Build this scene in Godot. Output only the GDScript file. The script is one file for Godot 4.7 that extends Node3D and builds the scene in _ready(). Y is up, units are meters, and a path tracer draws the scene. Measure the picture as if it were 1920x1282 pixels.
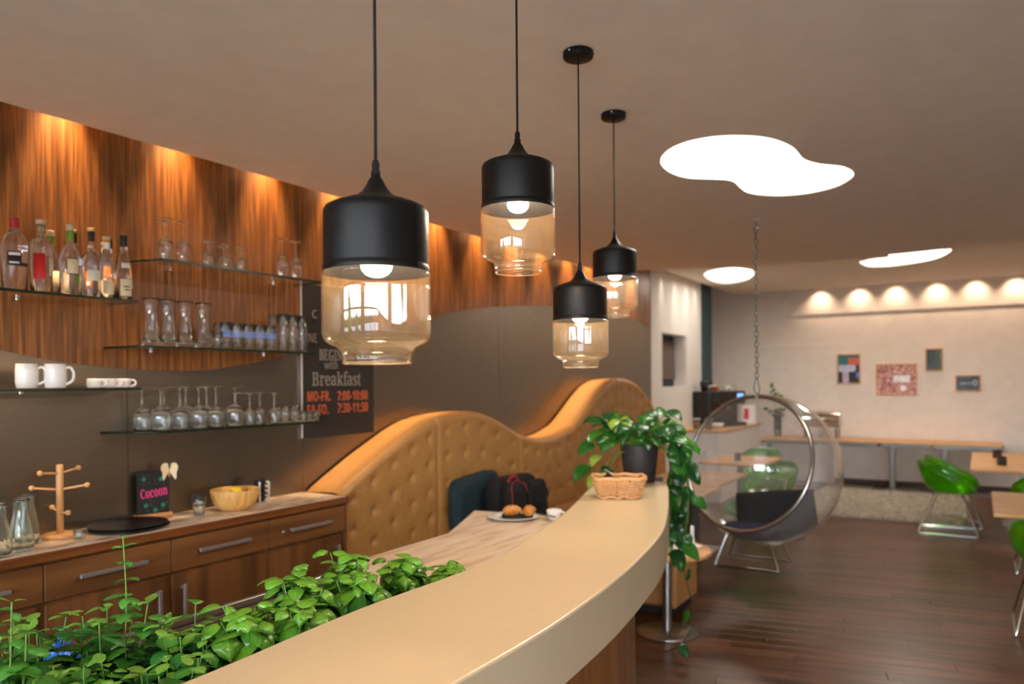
extends Node3D
# A cafe bar: pendant lamps over a curved stone bar, wood and steel wall with glass shelves, tufted bench, dining room behind.

const WALL := -3.78      # face of the left wall
const CEIL := 2.98       # near ceiling
const CEIL2 := 3.24      # far, higher ceiling
const FAR := -13.45      # far wall
var M := {}
var names := {}
var rng := RandomNumberGenerator.new()

func _ready():
	rng.seed = 7
	setup_camera()
	setup_world()
	make_materials()
	build_room()
	build_left_wall()
	build_far_wall()
	build_ceiling_lights()
	build_wall_washers()
	build_bar()
	build_pendants()
	build_bench()
	build_sideboard()
	build_shelves()
	build_sideboard_things()
	build_bar_things()
	build_dining()
	build_far_things()
	build_herbs()

func setup_camera():
	var att := CameraAttributesPhysical.new()
	att.frustum_near = 0.05
	att.frustum_far = 200.0
	att.frustum_focal_length = 26.0
	att.frustum_focus_distance = 1.95
	att.exposure_aperture = 2.4
	var cam := Camera3D.new()
	cam.name = "camera"
	cam.attributes = att
	cam.projection = Camera3D.PROJECTION_FRUSTUM
	cam.keep_aspect = Camera3D.KEEP_HEIGHT
	cam.near = 0.05
	cam.far = 200.0
	var fpx := 1400.0
	cam.size = 2.0 * 0.05 * 641.0 / fpx
	cam.frustum_offset = Vector2(0, 0.05 * 76.0 / fpx)
	var th := atan(878.0 / fpx)
	var fwd := Vector3(-sin(th), 0, -cos(th))
	var right := Vector3(cos(th), 0, -sin(th))
	var roll := deg_to_rad(0.46)
	var cx := right * cos(roll) - Vector3.UP * sin(roll)
	var cy := right * sin(roll) + Vector3.UP * cos(roll)
	cam.transform = Transform3D(Basis(cx, cy, -fwd), Vector3(0, 1.72, 0))
	cam.current = true
	add_child(cam)

func setup_world():
	var env := Environment.new()
	env.background_mode = Environment.BG_SKY
	var sky := Sky.new()
	var sm := ProceduralSkyMaterial.new()
	sm.sky_top_color = Color(0.7, 0.77, 0.88)
	sm.sky_horizon_color = Color(0.92, 0.92, 0.92)
	sm.ground_bottom_color = Color(0.3, 0.3, 0.3)
	sm.ground_horizon_color = Color(0.6, 0.62, 0.64)
	sm.sky_energy_multiplier = 4.4
	sm.sun_angle_max = 0.0
	sky.sky_material = sm
	env.sky = sky
	env.tonemap_mode = Environment.TONE_MAPPER_LINEAR
	env.tonemap_exposure = 1.24
	env.sdfgi_enabled = true
	env.ssao_enabled = true
	env.ssil_enabled = true
	var we := WorldEnvironment.new()
	we.name = "world"
	we.environment = env
	add_child(we)

# ---------------------------------------------------------------- helpers
func numbered(n: String) -> String:
	if not names.has(n):
		names[n] = 0
		return n
	names[n] += 1
	return "%s_%03d" % [n, names[n]]

func thing(called, label, category, at = Vector3.ZERO, turn = 0.0, group = ""):
	var o := Node3D.new()
	o.name = numbered(called)
	add_child(o)
	o.position = at
	o.rotation.y = turn
	o.set_meta("label", label)
	o.set_meta("category", category)
	if group:
		o.set_meta("group", group)
	return o

func struct(called, parent = null):
	var o := Node3D.new()
	o.name = called if parent else numbered(called)
	(parent if parent else self).add_child(o, true)
	if not parent:
		o.set_meta("kind", "structure")
	return o

func part(called, mesh, material, parent, at = Vector3.ZERO, rot = Vector3.ZERO, scl = Vector3.ONE):
	var o := MeshInstance3D.new()
	o.name = called
	o.mesh = mesh
	o.material_override = material
	o.cast_shadow = GeometryInstance3D.SHADOW_CASTING_SETTING_ON
	o.position = at
	o.rotation = rot
	o.scale = scl
	parent.add_child(o, true)
	return o

func single(called, mesh, material, label, category, at = Vector3.ZERO, rot = Vector3.ZERO, group = ""):
	var o = part(numbered(called), mesh, material, self, at, rot)
	o.set_meta("label", label)
	o.set_meta("category", category)
	if group:
		o.set_meta("group", group)
	return o

func copy_of(src, called, label, at, turn = 0.0, group = ""):
	var o = src.duplicate()
	o.name = numbered(called)
	add_child(o)
	o.position = at
	o.rotation.y = turn
	o.set_meta("label", label)
	if group:
		o.set_meta("group", group)
	return o

func mb() -> SurfaceTool:
	var st := SurfaceTool.new()
	st.begin(Mesh.PRIMITIVE_TRIANGLES)
	return st

func tri(st, a, b, c):      # counter-clockwise seen from outside
	st.add_vertex(a)
	st.add_vertex(c)
	st.add_vertex(b)

func quad(st, a, b, c, d):
	tri(st, a, b, c)
	tri(st, a, c, d)

func done(st) -> ArrayMesh:
	st.generate_normals()
	st.index()
	return st.commit()

func box_to(st, lo: Vector3, hi: Vector3, b := 0.0):
	# a box with chamfered edges, flat shaded
	st.set_smooth_group(-1)
	b = minf(b, 0.45 * minf(hi.x - lo.x, minf(hi.y - lo.y, hi.z - lo.z)))
	var c := (lo + hi) / 2
	var h := (hi - lo) / 2
	for ax in 3:
		for s in [-1.0, 1.0]:
			var u := (ax + 1) % 3
			var v := (ax + 2) % 3
			var q := []
			for k in [[-1, -1], [1, -1], [1, 1], [-1, 1]]:
				var p := Vector3.ZERO
				p[ax] = s * h[ax]
				p[u] = k[0] * (h[u] - b)
				p[v] = k[1] * (h[v] - b)
				q.append(c + p)
			if s > 0:
				quad(st, q[0], q[1], q[2], q[3])
			else:
				quad(st, q[3], q[2], q[1], q[0])
	if b <= 0:
		return
	for ax in 3:      # edges running along ax
		var u := (ax + 1) % 3
		var v := (ax + 2) % 3
		for su in [-1.0, 1.0]:
			for sv in [-1.0, 1.0]:
				var q := []
				for k in [[-1, 0], [1, 0], [1, 1], [-1, 1]]:
					var p := Vector3.ZERO
					p[ax] = k[0] * (h[ax] - b)
					p[u] = su * (h[u] if k[1] == 0 else h[u] - b)
					p[v] = sv * (h[v] - b if k[1] == 0 else h[v])
					q.append(c + p)
				if su * sv > 0:
					quad(st, q[3], q[2], q[1], q[0])
				else:
					quad(st, q[0], q[1], q[2], q[3])
	for sx in [-1.0, 1.0]:
		for sy in [-1.0, 1.0]:
			for sz in [-1.0, 1.0]:
				var s := Vector3(sx, sy, sz)
				var p0 := c + s * Vector3(h.x, h.y - b, h.z - b)
				var p1 := c + s * Vector3(h.x - b, h.y, h.z - b)
				var p2 := c + s * Vector3(h.x - b, h.y - b, h.z)
				if sx * sy * sz > 0:
					tri(st, p0, p1, p2)
				else:
					tri(st, p0, p2, p1)

func box(lo: Vector3, hi: Vector3, b := 0.0) -> ArrayMesh:
	var st := mb()
	box_to(st, lo, hi, b)
	return done(st)

func cbox(sx, sy, sz, b := 0.003) -> ArrayMesh:      # centred in x and z, standing on y = 0
	return box(Vector3(-sx / 2, 0, -sz / 2), Vector3(sx / 2, sy, sz / 2), b)

func lathe_to(st, prof: Array, seg := 24, at := Vector3.ZERO, wob := Vector3.ONE):
	st.set_smooth_group(0)
	for i in prof.size() - 1:
		var a: Vector2 = prof[i]
		var b: Vector2 = prof[i + 1]
		for j in seg:
			var t0 := TAU * j / seg
			var t1 := TAU * (j + 1) / seg
			var p00 := at + wob * Vector3(a.x * cos(t0), a.y, a.x * sin(t0))
			var p01 := at + wob * Vector3(a.x * cos(t1), a.y, a.x * sin(t1))
			var p10 := at + wob * Vector3(b.x * cos(t0), b.y, b.x * sin(t0))
			var p11 := at + wob * Vector3(b.x * cos(t1), b.y, b.x * sin(t1))
			if a.x > 1e-5:
				if b.x <= 1e-5:
					tri(st, p01, p00, p10)
				else:
					quad(st, p01, p00, p10, p11)
			elif b.x > 1e-5:
				tri(st, p00, p10, p11)

func lathe(prof: Array, seg := 24, wob := Vector3.ONE) -> ArrayMesh:
	var st := mb()
	lathe_to(st, prof, seg, Vector3.ZERO, wob)
	return done(st)

func disc_profile(r: float, y0: float, y1: float, b := 0.002) -> Array:
	# hard edges come from doubled rings a hair apart
	return [Vector2(0, y0), Vector2(r - b - 0.0005, y0), Vector2(r - b, y0), Vector2(r, y0 + b), Vector2(r, y0 + b + 0.0005), Vector2(r, y1 - b - 0.0005), Vector2(r, y1 - b), Vector2(r - b, y1), Vector2(r - b - 0.0005, y1), Vector2(0, y1)]

func smooth_path(pts: Array, sub := 6, closed := false) -> Array:
	var out := []
	var n := pts.size()
	for i in (n if closed else n - 1):
		var p0 = pts[(i - 1 + n) % n] if closed or i > 0 else pts[0]
		var p1 = pts[i]
		var p2 = pts[(i + 1) % n]
		var p3 = pts[(i + 2) % n] if closed or i < n - 2 else pts[n - 1]
		for k in sub:
			var t := float(k) / sub
			out.append(0.5 * ((2.0 * p1) + (p2 - p0) * t + (2.0 * p0 - 5.0 * p1 + 4.0 * p2 - p3) * t * t + (3.0 * p1 - p0 - 3.0 * p2 + p3) * t * t * t))
	if not closed:
		out.append(pts[n - 1])
	return out

func tube_to(st, pts: Array, r, sides := 8, closed := false, caps := true):
	st.set_smooth_group(0)
	var n := pts.size()
	var rings := []
	var ref := Vector3.ZERO
	for i in n:
		var d: Vector3
		if closed:
			d = pts[(i + 1) % n] - pts[(i - 1 + n) % n]
		else:
			d = pts[mini(i + 1, n - 1)] - pts[maxi(i - 1, 0)]
		d = d.normalized()
		if i == 0:
			ref = Vector3.UP if absf(d.y) < 0.9 else Vector3.RIGHT
			ref = (ref - d * ref.dot(d)).normalized()
		else:
			ref = (ref - d * ref.dot(d)).normalized()
		var side := d.cross(ref).normalized()
		var rad: float = r[i] if r is Array else r
		var ring := []
		for k in sides:
			var a := TAU * k / sides
			ring.append(pts[i] + (ref * cos(a) + side * sin(a)) * rad)
		rings.append(ring)
	for i in (n if closed else n - 1):
		var a: Array = rings[i]
		var b: Array = rings[(i + 1) % n]
		for k in sides:
			var k1 := (k + 1) % sides
			quad(st, a[k], a[k1], b[k1], b[k])
	if caps and not closed:
		for k in range(1, sides - 1):
			tri(st, rings[0][0], rings[0][k + 1], rings[0][k])
			tri(st, rings[n - 1][0], rings[n - 1][k], rings[n - 1][k + 1])

func tube(pts: Array, r, sides := 8, closed := false) -> ArrayMesh:
	var st := mb()
	tube_to(st, pts, r, sides, closed)
	return done(st)

func prism(poly: PackedVector2Array, y0: float, y1: float) -> ArrayMesh:
	# plan polygon (x, z) raised from y0 to y1
	var st := mb()
	st.set_smooth_group(-1)
	var p := poly
	if Geometry2D.is_polygon_clockwise(p):
		p.reverse()
	var ix := Geometry2D.triangulate_polygon(p)
	for k in range(0, ix.size(), 3):
		var a := p[ix[k]]
		var b := p[ix[k + 1]]
		var c := p[ix[k + 2]]
		if (b - a).cross(c - a) > 0:
			var s := b
			b = c
			c = s
		tri(st, Vector3(a.x, y1, a.y), Vector3(b.x, y1, b.y), Vector3(c.x, y1, c.y))
		tri(st, Vector3(a.x, y0, a.y), Vector3(c.x, y0, c.y), Vector3(b.x, y0, b.y))
	var n := p.size()
	var area := 0.0
	for i in n:
		area += p[i].cross(p[(i + 1) % n])
	for i in n:
		var a := p[i]
		var b := p[(i + 1) % n]
		if area > 0:
			var s := a
			a = b
			b = s
		quad(st, Vector3(a.x, y0, a.y), Vector3(b.x, y0, b.y), Vector3(b.x, y1, b.y), Vector3(a.x, y1, a.y))
	return done(st)

func wall_prism(poly: PackedVector2Array, x0: float, x1: float) -> ArrayMesh:
	# polygon in (z, y), from x0 (back) to x1 (face)
	var st := mb()
	st.set_smooth_group(-1)
	var p := poly
	var area := 0.0
	for i in p.size():
		area += p[i].cross(p[(i + 1) % p.size()])
	if area < 0:
		p.reverse()
	var ix := Geometry2D.triangulate_polygon(p)
	for k in range(0, ix.size(), 3):
		var a := p[ix[k]]
		var b := p[ix[k + 1]]
		var c := p[ix[k + 2]]
		if (b - a).cross(c - a) < 0:
			var s := b
			b = c
			c = s
		# seen from +x: right is -z, so counter-clockwise in (z, y) is clockwise seen
		tri(st, Vector3(x1, a.y, a.x), Vector3(x1, c.y, c.x), Vector3(x1, b.y, b.x))
		tri(st, Vector3(x0, a.y, a.x), Vector3(x0, b.y, b.x), Vector3(x0, c.y, c.x))
	for i in p.size():
		var a := p[i]
		var b := p[(i + 1) % p.size()]
		quad(st, Vector3(x1, a.y, a.x), Vector3(x1, b.y, b.x), Vector3(x0, b.y, b.x), Vector3(x0, a.y, a.x))
	return done(st)

func grid(nu: int, nv: int, f: Callable) -> ArrayMesh:
	# f(u, v) -> Vector3; u to the right and v up as seen from the outside
	var st := mb()
	st.set_smooth_group(0)
	for i in nu:
		for j in nv:
			var u0 := float(i) / nu
			var u1 := float(i + 1) / nu
			var v0 := float(j) / nv
			var v1 := float(j + 1) / nv
			quad(st, f.call(u0, v0), f.call(u1, v0), f.call(u1, v1), f.call(u0, v1))
	return done(st)

func pillow(sx: float, sy: float, sz: float, n := 14, pinch := 0.12, warp = null) -> ArrayMesh:
	# a stuffed cushion lying in x-z, thickness sy, corners drawn out
	var st := mb()
	st.set_smooth_group(0)
	var pt := func(u: float, v: float, s: float) -> Vector3:
		var a := u * 2 - 1
		var b := v * 2 - 1
		var e := pow(maxf(0.0, (1 - pow(absf(a), 2.6)) * (1 - pow(absf(b), 2.6))), 0.55)
		var inx := 1.0 - pinch * (1 - b * b) * absf(a)
		var inz := 1.0 - pinch * (1 - a * a) * absf(b)
		var q := Vector3(a * sx / 2 * inz, s * sy / 2 * e, b * sz / 2 * inx)
		return q if warp == null else warp.call(q)
	for i in n:
		for j in n:
			var u0 := float(i) / n
			var u1 := float(i + 1) / n
			var v0 := float(j) / n
			var v1 := float(j + 1) / n
			quad(st, pt.call(u0, v1, 1.0), pt.call(u1, v1, 1.0), pt.call(u1, v0, 1.0), pt.call(u0, v0, 1.0))
			quad(st, pt.call(u0, v0, -1.0), pt.call(u1, v0, -1.0), pt.call(u1, v1, -1.0), pt.call(u0, v1, -1.0))
	return done(st)

func text_mesh(s: String, size: float, font := "Droid Sans", depth := 0.002, bold := 400, italic := false) -> TextMesh:
	var f := SystemFont.new()
	f.font_names = PackedStringArray([font])
	f.font_weight = bold
	f.font_italic = italic
	var t := TextMesh.new()
	t.font = f
	t.text = s
	t.font_size = 64
	t.pixel_size = size / 64.0
	t.depth = depth
	t.curve_step = 2.0
	t.horizontal_alignment = HORIZONTAL_ALIGNMENT_LEFT
	return t

# ---------------------------------------------------------------- materials
func ntex(seed_: int, freq: float, cols: Array, offs: Array, w := 512, octaves := 4, type := FastNoiseLite.TYPE_SIMPLEX_SMOOTH) -> NoiseTexture2D:
	var n := FastNoiseLite.new()
	n.seed = seed_
	n.noise_type = type
	n.frequency = freq
	n.fractal_octaves = octaves
	var t := NoiseTexture2D.new()
	t.width = w
	t.height = w
	t.seamless = true
	t.noise = n
	if cols:
		var g := Gradient.new()
		g.offsets = PackedFloat32Array(offs)
		g.colors = PackedColorArray(cols)
		t.color_ramp = g
	return t

func rgb(r, g, b, a = 1.0) -> Color:
	return Color(r / 255.0, g / 255.0, b / 255.0, a)

func mat(name_: String, c: Color, rough := 0.5, metal := 0.0, spec := 0.5) -> StandardMaterial3D:
	var m := StandardMaterial3D.new()
	m.resource_name = name_
	m.albedo_color = c
	m.roughness = rough
	m.metallic = metal
	m.metallic_specular = spec
	M[name_] = m
	return m

func textured(name_: String, tex, scale: Vector3, rough := 0.5, metal := 0.0, world := true, offset := Vector3.ZERO) -> StandardMaterial3D:
	var m := mat(name_, Color.WHITE, rough, metal)
	m.albedo_texture = tex
	m.uv1_triplanar = true
	m.uv1_world_triplanar = world
	m.uv1_scale = scale
	m.uv1_offset = offset
	return m

func glass(name_: String, c: Color, alpha: float, rough := 0.0) -> StandardMaterial3D:
	var m := mat(name_, Color(c.r, c.g, c.b, alpha), rough)
	m.transparency = BaseMaterial3D.TRANSPARENCY_ALPHA
	m.cull_mode = BaseMaterial3D.CULL_DISABLED
	return m

func glow(name_: String, c: Color, e: float) -> StandardMaterial3D:
	var m := mat(name_, c, 0.6)
	m.emission_enabled = true
	m.emission = c
	m.emission_energy_multiplier = e
	return m

func make_materials():
	# wood on the wall: fine vertical grain with broad darker figure
	var fig := ntex(3, 0.012, [rgb(100, 62, 27), rgb(127, 80, 36), rgb(148, 97, 46), rgb(114, 71, 31)], [0.0, 0.42, 0.62, 1.0], 1024, 5)
	var fine := ntex(11, 0.05, [rgb(196, 180, 166), rgb(255, 255, 255)], [0.2, 0.75], 512, 3)
	var m := textured("veneer", fig, Vector3(2.0, 0.09, 2.0), 0.4)
	m.detail_enabled = true
	m.detail_blend_mode = BaseMaterial3D.BLEND_MODE_MUL
	m.detail_albedo = fine
	m.detail_uv_layer = BaseMaterial3D.DETAIL_UV_1
	m = textured("bar_wood", fig, Vector3(0.9, 0.06, 0.9), 0.4)
	var cab := ntex(21, 0.014, [rgb(80, 48, 24), rgb(110, 69, 35), rgb(136, 90, 48)], [0.1, 0.5, 1.0], 512, 5)
	textured("cabinet", cab, Vector3(0.6, 0.9, 0.08), 0.4)
	textured("cabinet_upright", cab, Vector3(0.7, 0.08, 0.9), 0.4)
	textured("cabinet_edge", cab, Vector3(0.6, 2.0, 0.08), 0.35, 0.0, true, Vector3(0.3, 0.2, 0)).albedo_color = rgb(255, 230, 205)
	var steel := ntex(31, 0.03, [rgb(122, 115, 105), rgb(130, 122, 112)], [0.2, 0.8], 512, 4)
	m = textured("steel_panel", steel, Vector3(0.3, 8.0, 0.3), 0.3, 0.95)
	mat("panel_back", rgb(30, 26, 22), 0.8)
	# plaster
	var pl := ntex(41, 0.02, [rgb(235, 222, 207), rgb(239, 227, 212)], [0.2, 0.8], 256, 4)
	textured("ceiling", pl, Vector3(0.8, 0.8, 0.8), 0.9)
	var plw := ntex(42, 0.02, [rgb(228, 216, 204), rgb(233, 222, 211)], [0.2, 0.8], 256, 4)
	textured("plaster", plw, Vector3(0.8, 0.8, 0.8), 0.85)
	mat("white_paint", rgb(220, 213, 206), 0.6)
	mat("teal_paint", rgb(34, 66, 74), 0.6)
	mat("dark_teal", rgb(20, 36, 38), 0.5)
	mat("blind", rgb(98, 80, 74), 0.9)
	mat("skirting", rgb(70, 42, 30), 0.5)
	# floor planks: five tones of the same dark laminate
	for i in 5:
		var t := ntex(50 + i, 0.02, [rgb(46 + 5 * i, 26 + 3 * i, 17 + 2 * i), rgb(76 + 5 * i, 46 + 3 * i, 31 + 2 * i), rgb(88 + 5 * i, 57 + 4 * i, 41 + 3 * i)], [0.15, 0.5, 0.9], 512, 5)
		textured("plank%d" % i, t, Vector3(0.09, 1.0, 1.1), 0.3, 0.0, false, Vector3(0.37 * i, 0.0, 0.21 * i)).metallic_specular = 0.4
	mat("joint", rgb(30, 18, 13), 0.7)
	# bar stone
	var speck := ntex(61, 0.35, [rgb(168, 146, 112), rgb(204, 183, 147), rgb(211, 191, 156), rgb(224, 207, 177)], [0.18, 0.34, 0.7, 1.0], 1024, 3)
	m = textured("bar_stone", speck, Vector3(3.5, 3.5, 3.5), 0.24)
	var trav := ntex(62, 0.012, [rgb(196, 168, 140), rgb(220, 196, 168), rgb(230, 210, 186)], [0.2, 0.5, 0.9], 512, 5)
	textured("worktop", trav, Vector3(2.2, 1.0, 0.35), 0.4)
	var marb := ntex(63, 0.01, [rgb(150, 118, 92), rgb(206, 184, 160), rgb(222, 204, 182)], [0.25, 0.45, 0.8], 512, 5)
	textured("sideboard_stone", marb, Vector3(1.6, 1.0, 0.9), 0.35)
	# metals
	mat("black_metal", rgb(11, 10, 10), 0.45, 0.0, 0.4)
	mat("black_cord", rgb(14, 14, 14), 0.6)
	mat("chrome", rgb(205, 203, 200), 0.12, 1.0)
	mat("ring_metal", rgb(150, 146, 140), 0.22, 0.9)
	mat("brushed", rgb(170, 166, 160), 0.35, 1.0)
	mat("dull_metal", rgb(126, 122, 116), 0.42, 0.9)
	mat("handle_metal", rgb(178, 170, 164), 0.4, 0.8)
	var tray := ntex(66, 0.05, [rgb(120, 100, 92), rgb(146, 124, 112)], [0.2, 0.8], 256, 3)
	textured("tray_metal", tray, Vector3(2, 2, 2), 0.35, 0.75)
	# leather
	var lea := ntex(71, 0.03, [rgb(158, 112, 58), rgb(166, 119, 63), rgb(173, 126, 69)], [0.2, 0.5, 0.85], 512, 4)
	m = textured("leather", lea, Vector3(1.5, 1.5, 1.5), 0.5)
	mat("button", rgb(140, 96, 40), 0.5)
	# glass
	for gd in [["clear_glass", Color(0.98, 0.985, 0.98, 0.02)], ["thick_glass", Color(0.95, 0.98, 0.96, 0.02)], ["bottle_glass", Color(0.98, 0.985, 0.98, 0.02)], ["spirit", Color(0.98, 0.97, 0.92, 0.02)]]:
		m = mat(gd[0], gd[1], 0.0)
		m.transparency = BaseMaterial3D.TRANSPARENCY_ALPHA
		m.refraction_enabled = true
		m.refraction_scale = 0.05
	glass("amber_glass", rgb(240, 204, 146), 0.009)
	glass("acrylic", Color(0.92, 0.9, 0.88), 0.06)
	glass("amber_rim", rgb(240, 204, 146), 0.08)
	glass("window_glass", Color(0.9, 0.95, 0.95), 0.04)
	glass("shelf_glass", rgb(120, 150, 130), 0.07)
	mat("shelf_edge", rgb(10, 34, 19), 0.25)
	m = mat("green_plastic", Color(0.5, 0.84, 0.14, 0.15), 0.06)
	m.refraction_enabled = true
	m.refraction_scale = 0.03
	m.transparency = BaseMaterial3D.TRANSPARENCY_ALPHA
	# china, fabric, paper
	mat("white_china", rgb(236, 233, 228), 0.2)
	mat("black_china", rgb(20, 19, 22), 0.2)
	mat("black_plastic", rgb(14, 12, 13), 0.35)
	mat("tray_black", rgb(20, 15, 17), 0.45)
	mat("paper", rgb(235, 230, 224), 0.8)
	mat("chalkboard", rgb(28, 26, 25), 0.8)
	mat("chalk_grey", rgb(132, 124, 117), 0.9)
	mat("chalk_orange", rgb(176, 82, 44), 0.9)
	mat("chalk_pink", rgb(226, 60, 130), 0.9)
	mat("chalk_green", rgb(40, 130, 100), 0.9)
	mat("black_fabric", rgb(13, 14, 18), 0.95)
	mat("navy_fabric", rgb(24, 22, 48), 0.95)
	mat("bag_black", rgb(11, 10, 11), 0.8)
	mat("bag_teal", rgb(20, 44, 52), 0.8)
	mat("bag_red", rgb(150, 40, 48), 0.7)
	# light woods
	var be := ntex(81, 0.014, [rgb(190, 138, 84), rgb(208, 158, 102), rgb(222, 176, 122)], [0.15, 0.5, 0.9], 512, 4)
	textured("beech", be, Vector3(0.25, 1.2, 1.2), 0.4)
	textured("beech_upright", be, Vector3(1.5, 0.2, 1.5), 0.45)
	textured("bamboo", ntex(82, 0.02, [rgb(190, 136, 66), rgb(214, 164, 92), rgb(226, 180, 108)], [0.2, 0.5, 0.85], 512, 3), Vector3(3.0, 0.3, 3.0), 0.4)
	mat("wicker", rgb(206, 156, 104), 0.55)
	mat("wicker_dark", rgb(170, 118, 70), 0.6)
	mat("light_wood", rgb(206, 150, 92), 0.5)
	mat("white_laminate", rgb(222, 214, 204), 0.4)
	# plants
	var greens := [["basil_a", 88, 158, 44], ["basil_b", 118, 184, 56], ["basil_c", 58, 126, 34], ["mint_a", 86, 162, 62], ["mint_b", 60, 134, 54], ["mint_c", 132, 192, 74], ["pothos_a", 44, 108, 34], ["pothos_b", 62, 132, 40], ["pothos_c", 28, 84, 34], ["pothos_d", 150, 180, 70]]
	var veins := leaf_texture()
	for g in greens:
		m = mat(g[0], rgb(g[1], g[2], g[3]), 0.28)
		m.albedo_texture = veins
		m.heightmap_enabled = true
		m.heightmap_texture = veins
		m.heightmap_scale = 0.12
		m.backlight_enabled = true
		m.backlight = rgb(g[1], g[2], g[3]) * 0.35
	mat("stem_green", rgb(96, 138, 56), 0.5)
	mat("stem_dark", rgb(52, 44, 28), 0.6)
	mat("soil", rgb(36, 26, 20), 0.95)
	mat("pot_grey", rgb(42, 38, 40), 0.55)
	mat("pot_black", rgb(20, 18, 17), 0.7)
	# food
	textured("crust", ntex(91, 0.06, [rgb(150, 84, 30), rgb(198, 128, 56), rgb(226, 168, 92)], [0.2, 0.5, 0.85], 256, 4), Vector3(4, 4, 4), 0.5, 0.0, false)
	mat("lemon", rgb(240, 196, 30), 0.45)
	# prints
	mat("label_white", rgb(226, 220, 204), 0.6)
	mat("label_cream", rgb(222, 202, 160), 0.6)
	mat("label_black", rgb(22, 20, 22), 0.5)
	mat("label_red", rgb(196, 32, 30), 0.5)
	mat("label_green", rgb(110, 140, 30), 0.5)
	mat("label_blue", rgb(118, 142, 204), 0.5)
	mat("label_orange", rgb(214, 134, 40), 0.5)
	mat("cap_red", rgb(170, 22, 34), 0.4)
	mat("cap_cork", rgb(206, 180, 140), 0.7)
	mat("cap_gold", rgb(196, 168, 110), 0.4, 0.3)
	mat("blue_plastic", rgb(30, 96, 176), 0.4)
	mat("candle_box", rgb(58, 30, 30), 0.4)
	mat("candle_box_dark", rgb(40, 34, 32), 0.4)
	mat("rug", rgb(178, 160, 136), 0.95)
	mat("pile", Color.WHITE, 0.95).vertex_color_use_as_albedo = true
	mat("stone_outside", rgb(150, 146, 140), 0.9)
	mat("window_frame", rgb(40, 40, 42), 0.5)
	# light givers
	glow("panel_glow", rgb(255, 250, 240), 2.6)
	glow("bulb_glow", rgb(255, 226, 180), 14.0)
	glow("spot_glow", rgb(255, 214, 160), 4.0)
	glow("screen_blue", rgb(120, 170, 255), 1.2)

func leaf_texture() -> ImageTexture:
	# midrib and side veins a little paler than the blade, fine mottling between
	var n := FastNoiseLite.new()
	n.seed = 15
	n.frequency = 0.06
	var w := 128
	var im := Image.create(w, w, false, Image.FORMAT_RGB8)
	for y in w:
		for x in w:
			var s := absf(float(x) / w * 2 - 1)
			var t := float(y) / w
			var k := fposmod(t * 7.0 - s * 1.6, 1.0)
			var side := exp(-pow((k - 0.5) / 0.09, 2.0))
			var mid := exp(-pow(s / 0.05, 2.0))
			var v := clampf(0.8 + 0.05 * n.get_noise_2d(x, y) + 0.12 * side + 0.2 * mid, 0, 1)
			im.set_pixel(x, y, Color(v, v, v * 0.97))
	return ImageTexture.create_from_image(im)

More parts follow.
